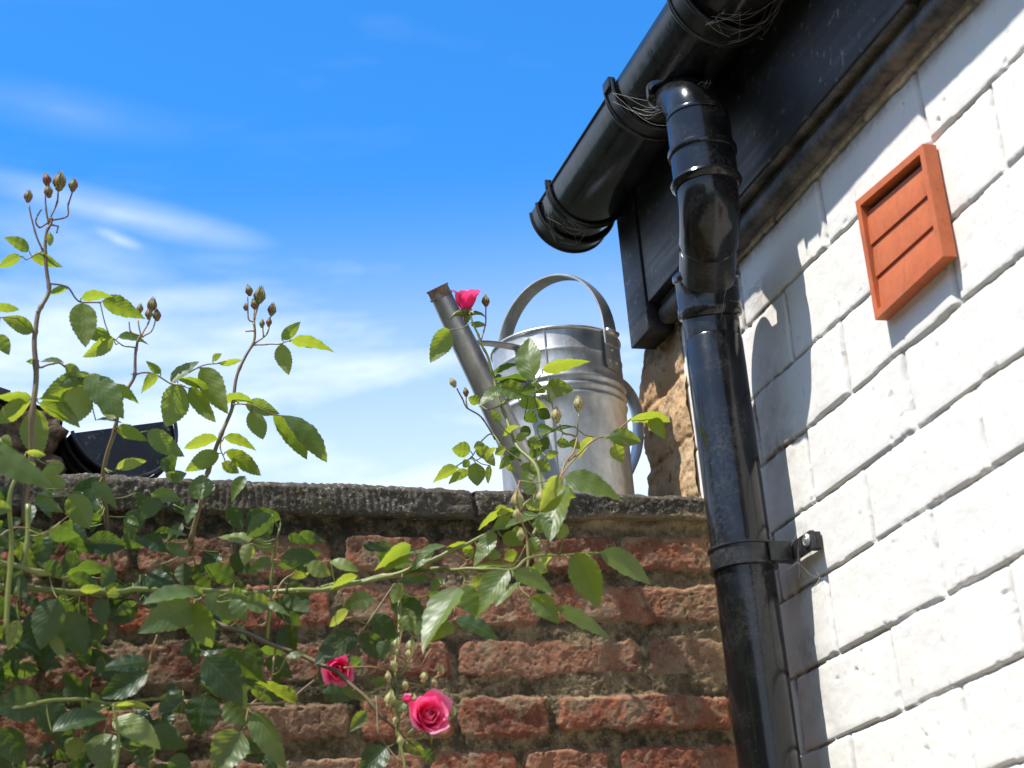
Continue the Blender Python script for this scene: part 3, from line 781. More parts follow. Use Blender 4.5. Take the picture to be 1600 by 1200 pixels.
for am in (math.radians(-118),):                               # lapped side seam
    b.tube([(CX+(CR+.0002)*math.cos(am), CY+(CR+.0002)*math.sin(am), CZ0+.01+k*(CZ1-CZ0-.012)/6) for k in range(7)], .0011, 6)
b.build('body', ZINC, can, auto=60)
b = MB(); b.tube([(CX+CR*math.cos(2*math.pi*k/72), CY+CR*math.sin(2*math.pi*k/72), CZ1) for k in range(73)], .0024, 8, cap=False); b.build('rim', ZINC_DARK, can)
SA, SB = Vector((.632, 1.872, .655)), Vector((.520, 1.808, .860))
ad = (SB-SA).normalized(); q = ad.to_track_quat('Z', 'Y').to_matrix().to_4x4()
Ls = (SB-SA).length
b = MB(); b.lathe([(.0190, -.028), (.0174, 0), (.0165, Ls*.3), (.0146, Ls*.7), (.0124, Ls-.012), (.0120, Ls-.010), (.0104, Ls-.010), (.0130, Ls*.5)], Matrix.Translation(SA) @ q, 40)
sp = b.build('spout', ZINC_DARK, can, auto=50)
b = MB(); b.lathe([(.0121, Ls-.012), (.0137, Ls-.0115), (.0142, Ls-.0095), (.0128, Ls-.0085), (.0125, Ls-.002), (.0138, Ls), (.0136, Ls+.0012), (.0108, Ls+.0010), (.0104, Ls-.010)], Matrix.Translation(SA) @ q, 40)
b.build('spout_collar', RUST, sp, auto=50)
def ribbon(pts, wdir, width, th, curl=.0):
    b = MB(); pts = [Vector(p) for p in pts]; rows = []
    for i, p in enumerate(pts):
        t_ = (pts[min(i+1, len(pts)-1)]-pts[max(i-1, 0)]).normalized()
        wd = Vector(wdir if not callable(wdir) else wdir(i/(len(pts)-1))); wd = (wd-t_*wd.dot(t_)).normalized(); nn = t_.cross(wd)
        wv = width if not callable(width) else width(i/(len(pts)-1))
        sec = []
        for k in range(7): 
            u = -1+2*k/6; sec.append(p+wd*u*wv/2+nn*(th/2+curl*(1-u*u)))
        for k in range(7):
            u = 1-2*k/6; sec.append(p+wd*u*wv/2+nn*(-th/2+curl*(1-u*u)))
        rows.append(sec)
    b.sheet(rows, closed=True)
    n = len(rows[0]); b.f += [tuple(range(n))[::-1], tuple(range(len(b.v)-n, len(b.v)))]; b.m += [0, 0]
    return b
# hoop handle
ph = math.radians(-54); hx = Vector((math.cos(ph), math.sin(ph), 0)); cc = Vector((CX, CY, 0))
pts = []
for k in range(41):
    a = math.pi*k/40
    pts.append(cc+hx*((CR+.003)*math.cos(a)*(1.0 if 0 < k < 40 else 1))+Vector((0, 0, .838+.099*math.sin(a)**.92)))
pts = [cc+hx*(CR+.003)+Vector((0, 0, .822))]+pts+[cc-hx*(CR+.003)+Vector((0, 0, .822))]
hw = Vector((math.sin(-ph), math.cos(ph), 0))
ribbon(pts, hx.cross(Vector((0, 0, 1))), lambda t_: .0225+.004*abs(2*t_-1)**2, .0022, .0016).build('handle', ZINC_DARK, can, auto=50)
for sgn in (1, -1):
    d = hx*sgn; side = d.cross(Vector((0, 0, 1)))
    b = MB(); rows = []
    for z, wv in ((.792, .8), (.794, .95), (.800, 1), (.820, 1), (.824, .8), (.836, .62), (.843, .62), (.846, .45)):
        rows.append([cc+(d*math.cos(u*.17*wv)+side*math.sin(u*.17*wv))*(CR+.0035)+Vector((0, 0, z)) for u in (-1, -.5, 0, .5, 1)])
    b.sheet(rows); b.sheet([[p-d*.003 for p in r_] for r_ in rows])
    b.sheet([rows[0], [p-d*.003 for p in rows[0]]])
    pl = b.build('handle_plate', ZINC, can, auto=50)
    for (u, z) in ((-.5, .801), (.5, .801), (0, .816)):
        c_ = cc+(d*math.cos(u*.17)+side*math.sin(u*.17))*(CR+.0035)+Vector((0, 0, z))
        b = MB(); b.lathe([(0, .0018), (.0016, .0014), (.0026, 0), (.0026, -.001)], Matrix.Translation(c_) @ d.to_track_quat('Z', 'Y').to_matrix().to_4x4(), 12)
        b.build('rivet', ZINC, pl)
    b = MB(); c_ = cc+d*(CR+.006)+Vector((0, 0, .838)); b.tube([c_-side*.011, c_+side*.011], .0036, 12); b.build('hinge', ZINC_DARK, pl)
# rear handle
rd = Vector((.93, .36, 0)).normalized()
pts = smooth_path([cc+rd*(CR-.001)+Vector((0, 0, .812)), cc+rd*(CR+.022)+Vector((0, 0, .816)), cc+rd*(CR+.043)+Vector((0, 0, .795)), cc+rd*(CR+.047)+Vector((0, 0, .765)), cc+rd*(CR+.038)+Vector((0, 0, .725)), cc+rd*(CR+.014)+Vector((0, 0, .685)), cc+rd*(CR-.001)+Vector((0, 0, .668))], 7)
ribbon(pts, rd.cross(Vector((0, 0, 1))), .020, .002, .003).build('rear_handle', ZINC_DARK, can, auto=50)
# stay between rim and spout
s0 = cc+Vector((-.80, -.60, 0))*CR+Vector((0, 0, .822)); s1 = SA.lerp(SB, .70)+Vector((.006, .006, .006))
ribbon([s0.lerp(s1, k/8)+Vector((0, 0, .002*math.sin(math.pi*k/8))) for k in range(9)], Vector((.6, -.75, 0)), .015, .0016, .0025).build('spout_stay', ZINC_DARK, can, auto=50)
#PLANTS#
# ------------------------------------------------------------------ climbing rose
rose = empty('climbing_rose', (-.10, 1.60, -1.5), 'climbing rose with green leaves and a few pink flowers sprawling over the brick garden wall', 'climbing rose')
rng = random.Random(7)
class Crop:
    def __init__(s, x0, y0, sc): s.x0, s.y0, s.sc = x0, y0, sc
    def __call__(s, x, y): return (s.x0+x/s.sc, s.y0+y/s.sc)
CA, CB, CC, CDD = Crop(0, 240, 2.3074), Crop(0, 700, 2.4), Crop(450, 720, 2.2857), Crop(640, 400, 3.0)
CE, CF, CG, CH = Crop(0, 700, 5.333), Crop(0, 925, 4.363), Crop(200, 950, 4.8), Crop(450, 850, 3.43)
CANES = []                                                   # every sampled cane point, to hang leaf stalks on
def cane(cr, pts, r0, r1, mat=CANE, thorns=0, name='cane'):
    P = [at(*cr(p[0], p[1]), p[2]) for p in pts]
    sp_ = smooth_path(P, 7); n = len(sp_)
    for i, p in enumerate(sp_):
        wob = min(.0008, r0*.30); p.x += wob*math.sin(i*.61+P[0].x*50); p.z += wob*math.sin(i*.83)
    rad = [(r0+(r1-r0)*i/(n-1))*(1+(.28 if i % 7 == 0 else 0)) for i in range(n)]
    b = MB(); b.tube(sp_, rad, 8)
    for k in range(thorns):
        i = rng.randrange(1, n-1); d = Vector((rng.uniform(-1, 1), rng.uniform(-1, 1), rng.uniform(-.4, .2))).normalized()
        b.tube([sp_[i], sp_[i]+d*(rad[i]+.0035)+Vector((0, 0, -.001))], [.0012, .0001], 5)
    CANES.extend(sp_)
    return b.build(name, mat, rose)

LEAVES = []
def leaf(cr, x0, y0, x1, y1, w, y, side='u', mat='n', roll=None, lean=None):
    a = cr(x0, y0); t_ = cr(x1, y1)
    LEAVES.append(dict(a=a, t=t_, w=w/cr.sc, y=y, side=side, mat=mat, roll=roll, lean=lean))
def leaves(cr, y, rows):
    for r in rows:
        side = 'u'; mat = 'n'; yy = y
        for k in r[5:]:
            if isinstance(k, str):
                for ch in k:
                    if ch in 'ut': side = ch
                    else: mat = ch
            else: yy = k
        leaf(cr, *r[:5], yy+rng.uniform(-.012, .012), side, mat)

def leaf_geom(A, T, Wd, n, bow, fold, side, seed):
    """ovate serrated leaflet; n is the unit normal of the side facing the garden"""
    r = random.Random(seed); ax = T-A; L = ax.length; a = ax/L
    n = (n-a*n.dot(a)).normalized(); s = a.cross(n).normalized()
    NL, NW = 21, 3
    V = []; UV = []; asym = r.uniform(-.10, .10); curl = r.uniform(-.10, .16); twist = r.uniform(-.9, .9)
    for i in range(NL+1):
        t_ = i/NL
        w_ = (abs(math.sin(math.pi*t_**.74))**.80)*(1-.12*t_) if 0 < t_ < 1 else 0
        w_ *= .5*Wd
        tooth = 1+(.045 if i % 2 else -.035) if 0 < i < NL-1 else 1
        c = A+a*(L*t_)+n*(bow*L*(4*t_*(1-t_)))+s*(asym*L*math.sin(math.pi*t_)*.5)
        tw = twist*(t_-.5)
        for k in range(-NW, NW+1):
            u = k/NW; ww = u*w_*(tooth if abs(k) == NW else 1)
            lift = fold*abs(u)*w_ + curl*u*u*w_ + .05*w_*math.sin(t_*26+(1 if u > 0 else 2))*abs(u)
            p = c+(s*math.cos(tw)+n*math.sin(tw))*ww+n*lift
            if i % 2 and abs(k) == NW: p = p+a*(.012*L)
            V.append(p); UV.append((u, t_))
    m = 2*NW+1
    Fc = [(i*m+k, i*m+k+1, (i+1)*m+k+1, (i+1)*m+k) for i in range(NL) for k in range(m-1)]
    # front of the mesh is the leaf's upper face
    front = (V[Fc[NW+m][1]]-V[Fc[NW+m][0]]).cross(V[Fc[NW+m][3]]-V[Fc[NW+m][0]])
    want = n if side == 't' else -n
    if front.dot(want) < 0: Fc = [f[::-1] for f in Fc]
    return V, Fc, UV

def put_leaf(name, geoms, mats, parent=None):
    V, Fc, UV, SH, MI = [], [], [], [], []
    for (v, f, uv, sh, mi) in geoms:
        b0 = len(V); V += v; Fc += [tuple(i+b0 for i in q) for q in f]; UV += uv; SH += [sh]*len(v); MI += [mi]*len(f)
    me = mesh(name, V, Fc)
    me.polygons.foreach_set('material_index', MI)
    ul = me.uv_layers.new(name='UVMap'); li = np.zeros(len(me.loops), dtype=np.int32); me.loops.foreach_get('vertex_index', li)
    ul.data.foreach_set('uv', np.array(UV, dtype=np.float32)[li].reshape(-1))
    at_ = me.attributes.new('shade', 'FLOAT', 'POINT'); at_.data.foreach_set('value', SH)
    return link(name, me, mats, parent)
MATS = [LEAF, LEAF_SHADED, LEAF_YOUNG]
MIX = {'n': 0, 'd': 1, 'y': 2}

# --- shoots above the wall (crop A)
Y1, Y2, Y3 = 1.60, 1.64, 1.69
cane(CA, [(88, 1330, 1.62), (108, 1120, 1.61), (118, 940, Y1), (130, 760, Y1), (124, 640, Y1), (150, 550, Y1), (178, 480, Y1), (160, 360, Y1), (175, 270, Y1), (187, 235, Y1)], .0031, .0013, CANE_BROWN, 5)
cane(CA, [(400, 1510, 1.70), (388, 1330, 1.69), (370, 1190, 1.66), (412, 990, Y2), (440, 880, Y2), (487, 795, Y2), (488, 705, Y2), (508, 660, Y2)], .0026, .0012, CANE_BROWN, 4)
cane(CA, [(690, 1400, 1.715), (730, 1210, 1.70), (748, 1145, 1.70), (800, 1010, Y3), (840, 900, Y3), (862, 770, Y3), (912, 690, Y3), (916, 610, Y3)], .0026, .0012, CANE_BROWN, 4)
def twig(cr, pts, y, r=.0007, mat=PEDI): return cane(cr, [(p[0], p[1], y) for p in pts], r*1.15, r*.85, mat, 0, 'twig')
twig(CA, [(178, 470), (240, 480), (288, 533), (362, 536)], Y1, .0009, CANE_BROWN)
twig(CA, [(487, 700), (440, 690), (396, 655)], Y2); twig(CA, [(487, 797), (540, 790), (620, 830), (665, 838)], Y2, .0009)
twig(CA, [(628, 825), (715, 770), (790, 755), (815, 748)], Y2+.01); twig(CA, [(910, 692), (960, 688), (1010, 686), (1052, 670)], Y3)
twig(CA, [(130, 765), (150, 770), (192, 757), (232, 765), (300, 835), (380, 830)], Y1+.01, .0009, CANE_BROWN)
twig(CA, [(125, 640), (95, 605), (40, 592), (0, 590)], Y1); twig(CA, [(160, 350), (125, 365), (95, 382), (78, 368)], Y1)
twig(CA, [(800, 1010), (795, 1060), (810, 1105)], Y3); twig(CA, [(840, 905), (900, 905), (985, 940), (1030, 945)], Y3-.01)
leaves(CA, Y1, [(105, 350, 14, 303, 44), (75, 370, -8, 412, 38), (112, 374, 230, 412, 38), (182, 285, 178, 335, 24, 'y'), (240, 486, 174, 508, 26),
  (-30, 555, 70, 562, 34), (122, 640, 8, 592, 58), (-10, 652, 32, 726, 50),
  (293, 520, 412, 518, 34), (368, 532, 524, 596, 62), (295, 538, 308, 698, 92), (395, 655, 284, 642, 48), (408, 665, 298, 733, 54)])
leaves(CA, Y2, [(425, 662, 536, 690, 26, 't'), (580, 792, 526, 748, 28), (572, 800, 510, 864, 36), (618, 828, 718, 750, 40, 't'), (640, 815, 758, 848, 36), (655, 832, 598, 985, 100),
  (680, 845, 778, 968, 58), (790, 752, 872, 744, 26), (766, 744, 800, 722, 24), (725, 770, 822, 938, 84)])
leaves(CA, Y3, [(1015, 668, 1083, 606, 42), (1050, 672, 1207, 718, 40), (1015, 685, 1040, 798, 56),
  (908, 898, 772, 902, 36), (884, 905, 1008, 938, 56, 't'), (905, 925, 948, 1030, 64), (985, 945, 1106, 1102, 74), (1020, 945, 1178, 1112, 76, 't', Y3-.02),
  (785, 1030, 664, 1062, 44), (808, 1022, 924, 1072, 36), (790, 1080, 668, 1145, 62), (812, 1075, 940, 1160, 60), (800, 1115, 862, 1152, 42)])
leaves(CA, Y1+.01, [(142, 748, 94, 750, 24, 'y'), (228, 752, 145, 752, 18, 't'), (235, 762, 295, 805, 42), (312, 800, 148, 885, 84), (300, 838, 262, 978, 104, 'y'),
  (315, 800, 445, 955, 104, 't', 1.585), (378, 826, 308, 800, 26), (392, 842, 500, 902, 42), (115, 880, -20, 876, 40), (112, 892, -15, 972, 66), (130, 920, 140, 1105, 96),
  (140, 900, 288, 988, 62), (138, 884, 245, 902, 24), (385, 885, 405, 960, 70), (320, 790, 215, 840, 50, 't')])
leaves(CA, Y2-.02, [(422, 985, 534, 1036, 46), (532, 1000, 664, 1092, 70, 't'), (345, 962, 440, 972, 12, 't'), (420, 1135, 528, 1108, 40, 'y'), (595, 1150, 640, 1092, 60, 'd', 1.70)])
leaf(CA, -40, 1050, 190, 1200, 92, 1.30, 't', 'n')
twig(CA, [(-80, 1040), (-40, 1050), (0, 1075)], 1.30, .001)
leaves(CA, 1.56, [(0, 1025, 45, 1050, 40), (10, 1090, 60, 1080, 36), (95, 1075, 165, 1088, 26, 'y'), (60, 1130, 130, 1120, 40, 'y')])

# --- the tangle against the wall, left (crop B)
cane(CB, [(-60, 425, 1.60), (0, 435, 1.60), (150, 465, 1.60), (260, 492, 1.62), (330, 520, 1.65)], .0034, .0024)
cane(CB, [(-60, 515, 1.66), (0, 520, 1.66), (300, 540, 1.67), (440, 538, 1.67), (580, 530, 1.67), (900, 542, 1.66), (1130, 536, 1.63), (1296, 508, 1.59), (1440, 483, 1.565), (1550, 452, 1.55), (1600, 420, 1.545)], .0032, .0022, CANE, 4)
cane(CB, [(300, 545, 1.69), (440, 555, 1.69), (560, 590, 1.68), (700, 620, 1.67), (840, 665, 1.66), (980, 720, 1.64), (1180, 800, 1.62), (1290, 860, 1.60), (1390, 960, 1.585), (1480, 1050, 1.58), (1560, 1120, 1.58)], .0028, .0016, CANE_BROWN, 4)
cane(CB, [(998, 720, 1.64), (1012, 620, 1.63), (1018, 520, 1.62), (1028, 400, 1.615), (1050, 300, 1.61)], .0020, .0010)
cane(CB, [(60, 560, 1.60), (95, 380, 1.60), (110, 210, 1.60)], .0026, .0022)
cane(CB, [(20, 700, 1.56), (40, 420, 1.56), (38, 200, 1.55), (60, 90, 1.55)], .0024, .0016)
cane(CB, [(930, 975, 1.62), (1000, 900, 1.625), (1022, 830, 1.63), (1035, 740, 1.64)], .0012, .0010, PEDI)
cane(CB, [(840, 960, 1.62), (960, 960, 1.62), (1080, 945, 1.62), (1180, 870, 1.62)], .0012, .0010, CANE_BROWN)
cane(CB, [(-40, 1000, 1.60), (120, 960, 1.60), (290, 940, 1.61), (430, 960, 1.61), (600, 938, 1.64), (690, 935, 1.65)], .0018, .0012)
cane(CB, [(420, 1240, 1.58), (445, 1120, 1.58), (432, 1010, 1.58), (425, 960, 1.58)], .0018, .0012)
twig(CB, [(560, 800), (575, 740), (590, 700)], 1.60); twig(CB, [(1028, 420), (1090, 430), (1150, 440), (1240, 420)], 1.60)
twig(CB, [(1020, 570), (1060, 500), (1100, 470)], 1.60); twig(CB, [(700, 555), (740, 570), (770, 550)], 1.57); twig(CB, [(0, 330), (50, 300), (110, 300)], 1.56)
twig(CB, [(110, 310), (170, 320), (260, 250)], 1.57)
leaves(CB, 1.62, [(30, 345, 138, 452, 56), (128, 186, 238, 242, 50, 't'), (-40, 218, 46, 232, 56, 't', 1.52), (262, 175, 335, 302, 96), (345, 130, 440, 232, 50, 't'), (268, 165, 320, 215, 44, 't'),
  (565, 175, 682, 196, 54, 't'), (600, 190, 530, 268, 60, 'd'), (752, 195, 760, 100, 96, 't', 1.66), (735, 205, 700, 285, 44, 't'), (920, 105, 868, 205, 40, 't'), (478, 262, 522, 292, 32, 't'),
  (535, 335, 625, 390, 62, 'dt'), (625, 358, 710, 412, 42, 't'), (600, 320, 700, 328, 15, 't'), (945, 340, 812, 335, 34, 'yt'), (945, 348, 1034, 388, 42, 'yt'), (940, 358, 915, 440, 52, 'y'),
  (1052, 268, 938, 232, 52, 'd'), (1020, 250, 925, 330, 70, 'd'), (1018, 415, 928, 470, 46, 't'), (1045, 440, 1205, 395, 70, 'd'), (1150, 438, 1240, 478, 62, 'yt', 1.58), (1240, 425, 1345, 462, 44, 'yt', 1.57),
  (1160, 458, 1086, 486, 42, 'y'), (880, 500, 765, 440, 76, 'd', 1.70), (1160, 600, 1030, 565, 74, 'd', 1.69), (240, 60, 150, 100, 50, 'y'), (245, 150, 170, 100, 50, 'y'), (450, 75, 540, 55, 40, 'y'),
  (640, 120, 700, 95, 44, 't'), (620, 100, 680, 110, 30, 'y')])
leaves(CB, 1.55, [(742, 548, 534, 586, 56, 't'), (726, 590, 518, 695, 118, 't'), (735, 575, 795, 748, 108, 't'), (768, 550, 895, 650, 76, 't'), (760, 545, 690, 518, 32, 't'), (1010, 590, 895, 580, 70, 't'),
  (870, 570, 925, 650, 60, 't'), (850, 545, 925, 560, 50, 't'), (1010, 575, 1094, 634, 26, 't'), (425, 565, 430, 520, 44), (300, 530, 385, 525, 34), (1340, 480, 1240, 530, 30)])
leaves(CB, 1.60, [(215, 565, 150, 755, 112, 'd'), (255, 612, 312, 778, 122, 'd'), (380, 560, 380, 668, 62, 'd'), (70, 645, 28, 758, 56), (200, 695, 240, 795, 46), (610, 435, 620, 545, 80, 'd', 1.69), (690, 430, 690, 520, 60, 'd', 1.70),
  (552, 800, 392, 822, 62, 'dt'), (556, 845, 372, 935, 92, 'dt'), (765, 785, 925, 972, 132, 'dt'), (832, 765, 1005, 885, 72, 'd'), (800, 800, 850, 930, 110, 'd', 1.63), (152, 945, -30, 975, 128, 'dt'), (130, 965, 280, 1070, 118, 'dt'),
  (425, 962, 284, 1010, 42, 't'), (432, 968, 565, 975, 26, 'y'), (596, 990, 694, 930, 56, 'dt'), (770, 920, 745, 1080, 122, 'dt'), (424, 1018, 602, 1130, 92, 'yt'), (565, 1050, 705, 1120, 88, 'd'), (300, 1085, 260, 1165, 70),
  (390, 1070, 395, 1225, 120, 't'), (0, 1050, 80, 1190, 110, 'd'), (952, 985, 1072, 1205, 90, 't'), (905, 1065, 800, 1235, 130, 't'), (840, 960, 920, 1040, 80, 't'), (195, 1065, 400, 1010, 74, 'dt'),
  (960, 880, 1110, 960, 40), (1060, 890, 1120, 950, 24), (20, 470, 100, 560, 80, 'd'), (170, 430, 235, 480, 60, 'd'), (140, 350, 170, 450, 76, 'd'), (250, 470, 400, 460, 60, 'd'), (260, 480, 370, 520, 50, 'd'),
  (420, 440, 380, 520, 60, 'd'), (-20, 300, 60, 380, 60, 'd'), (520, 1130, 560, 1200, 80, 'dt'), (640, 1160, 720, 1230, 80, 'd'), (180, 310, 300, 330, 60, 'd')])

# --- arching canes in front of the wall, centre (crop C)
cane(CC, [(0, 466, 1.59), (150, 456, 1.58), (300, 425, 1.565), (440, 400, 1.555), (530, 345, 1.55), (620, 305, 1.54), (720, 255, 1.535), (800, 190, 1.53), (870, 140, 1.53)], .0024, .0012, CANE, 5)
cane(CC, [(440, 400, 1.555), (520, 385, 1.54), (600, 388, 1.52), (700, 385, 1.50), (800, 388, 1.49), (862, 345, 1.49), (945, 338, 1.49), (1100, 330, 1.49), (1120, 328, 1.49)], .0018, .0009, CANE, 2)
cane(CC, [(852, 400, 1.50), (858, 330, 1.50), (850, 270, 1.50), (832, 200, 1.49), (818, 130, 1.48), (826, 70, 1.48)], .0013, .0008, PEDI)
cane(CC, [(872, 270, 1.50), (900, 210, 1.50), (930, 140, 1.50), (960, 80, 1.51), (985, 40, 1.52), (1025, -10, 1.53)], .0013, .0008, PEDI)
cane(CC, [(395, 470, 1.60), (400, 600, 1.585), (385, 720, 1.57), (392, 880, 1.56), (400, 1000, 1.555), (420, 1110, 1.55)], .0018, .0012)
cane(CC, [(380, 440, 1.60), (300, 560, 1.60), (245, 640, 1.61), (210, 740, 1.61)], .0010, .0008, CANE_BROWN)
cane(CC, [(315, 840, 1.58), (322, 960, 1.57), (345, 1010, 1.57), (400, 1075, 1.56)], .0010, .0008, CANE_BROWN)
for q in ([(400, 720), (440, 740), (480, 720), (510, 670)], [(400, 700), (440, 720), (465, 640)], [(395, 790), (470, 800), (505, 830), (540, 750)], [(395, 840), (440, 850), (430, 800)], [(200, 740), (290, 735), (360, 750)],
          [(610, 390), (635, 360), (600, 330)], [(610, 395), (630, 420), (620, 460)], [(700, 380), (735, 395), (785, 392)], [(600, 460), (600, 500), (590, 560)], [(260, 600), (250, 620), (240, 612)]): twig(CC, q, 1.56)
leaves(CC, 1.53, [(438, 300, 308, 392, 46), (472, 316, 342, 397, 36, 't'), (562, 305, 470, 328, 24, 't'), (568, 308, 662, 312, 24), (522, 322, 440, 392, 40, 't'), (735, 252, 663, 380, 54, 't'), (660, 385, 808, 380, 20, 't'),
  (835, 432, 738, 522, 38, 't'), (810, 180, 680, 248, 26), (800, 212, 732, 242, 50, 't'), (890, 192, 775, 240, 34, 't'), (765, 270, 842, 300, 52, 't'), (740, 172, 796, 180, 36, 'y'), (872, 270, 890, 320, 40, 't'), (400, 425, 505, 418, 26, 'd'),
  (945, 336, 878, 412, 34, 'y'), (700, 400, 720, 430, 50, 'y')])
leaves(CC, 1.46, [(788, 390, 668, 570, 78, 't'), (608, 455, 482, 688, 82, 't'), (625, 448, 672, 555, 80, 't'), (808, 400, 964, 488, 54, 't'), (866, 488, 968, 582, 76, 't'), (960, 530, 1148, 632, 54, 't'),
  (600, 562, 748, 642, 58, 'dt', 1.52), (592, 585, 488, 655, 60, 't'), (1030, 328, 1110, 522, 108, 't'), (1112, 330, 1294, 442, 74, 't'), (990, 95, 935, 290, 94, 't'), (984, 58, 1195, 145, 70, 't'), (965, 52, 898, 182, 52, 'y'),
  (905, 190, 928, 262, 58, 't'), (990, 225, 965, 282, 50), (455, 620, 510, 570, 46, 't')])
leaves(CC, 1.60, [(110, 365, -30, 350, 84, 'dt'), (0, 440, 72, 540, 90, 'd'), (305, 490, 195, 525, 64, 't'), (215, 535, 148, 592, 36, 'y'), (242, 612, 95, 728, 88, 'dt'), (262, 620, 350, 712, 74, 'dt'), (300, 550, 382, 650, 74, 'dt'),
  (368, 498, 505, 568, 84, 'dt'), (410, 440, 375, 510, 50), (500, 480, 562, 480, 24, 'd'), (352, 790, 292, 788, 36, 't'), (190, 812, 275, 858, 36, 't'), (280, 895, 220, 968, 44, 't'), (352, 1025, 255, 1110, 92, 'dt'), (420, 1000, 490, 1050, 50),
  (480, 1035, 524, 1075, 40, 'd'), (430, 530, 450, 600, 40, 'y'), (-5, 700, 60, 690, 24, 't')])

leaves(CC, 1.54, [(850, 300, 905, 320, 44, 't'), (845, 250, 790, 275, 46), (870, 230, 930, 245, 44, 't'), (850, 150, 905, 175, 40, 'y'), (820, 330, 770, 350, 44), (870, 380, 930, 395, 44), (700, 330, 760, 345, 40, 't'), (660, 340, 620, 300, 36),
  (880, 120, 850, 60, 44, 't'), (960, 110, 1030, 130, 50), (550, 420, 510, 470, 44, 't'), (700, 420, 650, 440, 40), (350, 640, 330, 700, 50, 'd'), (400, 560, 450, 610, 50, 't'), (420, 860, 380, 900, 40, 't'), (560, 560, 530, 620, 56, 'd')])
# --- the tips that climb round the watering can (crop D)
YD = 1.72
cane(CDD, [(620, 1120, 1.60), (600, 1000, 1.64), (500, 880, 1.68), (440, 730, 1.70), (400, 600, 1.71), (388, 540, 1.71), (350, 440, 1.71), (320, 370, 1.71), (296, 310, 1.71), (280, 270, 1.71)], .0022, .0010, CANE, 2)
cane(CDD, [(330, 410, YD-.01), (350, 345, YD-.01), (358, 290, YD-.01), (356, 240, YD-.01)], .0009, .0008, PEDI)
cane(CDD, [(400, 860, 1.70), (345, 765, 1.70), (270, 710, 1.70), (245, 665, 1.70), (222, 620, 1.70)], .0010, .0008, CANE_BROWN)
twig(CDD, [(268, 708), (266, 680), (264, 655)], 1.70, .0008)
cane(CDD, [(520, 960, 1.68), (430, 890, 1.69), (390, 835, 1.70), (340, 862, 1.70), (290, 940, 1.70), (220, 985, 1.70)], .0010, .0007, CANE)
cane(CDD, [(705, 1080, 1.60), (712, 1040, 1.62), (730, 970, 1.64), (768, 920, 1.66), (780, 850, 1.67), (720, 830, 1.67), (705, 790, 1.67)], .0012, .0009, PEDI)
twig(CDD, [(775, 860), (788, 820), (792, 740)], 1.67, .0008); twig(CDD, [(740, 840), (690, 800), (665, 690)], 1.67, .0007)
cane(CDD, [(745, 960, 1.66), (800, 920, 1.66), (870, 858, 1.66), (930, 845, 1.66), (1000, 795, 1.66), (1040, 762, 1.66)], .0010, .0008, PEDI)
twig(CDD, [(600, 870), (700, 800), (775, 800)], 1.69, .0008, CANE); twig(CDD, [(560, 620), (590, 590), (625, 545)], YD, .0008, CANE); twig(CDD, [(430, 700), (500, 640), (570, 590)], YD, .0010, CANE)
twig(CDD, [(380, 720), (450, 690), (510, 640)], YD-.02, .0008, CANE)
leaves(CDD, YD, [(188, 345, 98, 500, 96), (290, 325, 362, 325, 28, 't'), (582, 582, 562, 384, 122, 't', 1.68), (622, 532, 848, 494, 54), (505, 512, 385, 556, 32, 'd'), (640, 610, 768, 628, 82, 't', 1.69), (560, 600, 640, 640, 50, 't'),
  (425, 612, 562, 665, 84, 't', 1.69), (430, 618, 322, 712, 50, 't', 1.69), (515, 680, 645, 712, 62), (550, 592, 398, 575, 30, 'd'), (325, 690, 275, 665, 50), (560, 575, 400, 610, 40, 'd'), (430, 560, 400, 580, 30, 'd')])
leaves(CDD, 1.69, [(552, 865, 625, 890, 54, 't'), (595, 805, 675, 818, 28, 't'), (772, 802, 572, 852, 22, 't'), (862, 848, 788, 955, 40, 'y'), (286, 915, 198, 905, 72), (222, 988, 108, 1065, 48), (278, 1005, 182, 1070, 46), (310, 968, 318, 1078, 86),
  (378, 982, 368, 1068, 30), (310, 895, 400, 955, 62), (405, 900, 350, 940, 28, 'y'), (520, 985, 598, 1018, 52, 't'), (450, 980, 500, 1010, 30, 'y'), (350, 880, 300, 900, 40), (440, 840, 520, 800, 26), (590, 990, 560, 1060, 50, 'y'), (280, 960, 250, 990, 40)])
leaves(CDD, 1.68, [(560, 930, 640, 900, 56, 'd', 1.74), (600, 960, 660, 1010, 60, 't'), (520, 900, 470, 960, 50, 'd'), (560, 1010, 530, 1080, 56, 't'), (480, 940, 420, 1000, 44, 't'), (640, 940, 700, 920, 40), (600, 720, 660, 760, 56, 'd', 1.75),
  (540, 740, 600, 780, 60, 'd', 1.75), (560, 800, 520, 850, 50, 'd', 1.74), (610, 850, 650, 905, 54, 'd', 1.74), (420, 780, 380, 720, 36), (500, 860, 560, 830, 40), (640, 640, 700, 610, 46, 'd', 1.73), (350, 930, 400, 985, 44, 'y'), (450, 900, 400, 930, 40),
  (590, 620, 520, 640, 44, 'd'), (690, 870, 760, 890, 44, 't'), (750, 870, 800, 905, 40)])
leaves(CDD, 1.655, [(1035, 762, 1222, 778, 56), (1130, 760, 1200, 858, 66, 't'), (935, 848, 1085, 872, 80, 't'), (960, 880, 1000, 972, 66), (930, 850, 1000, 830, 30, 't')])

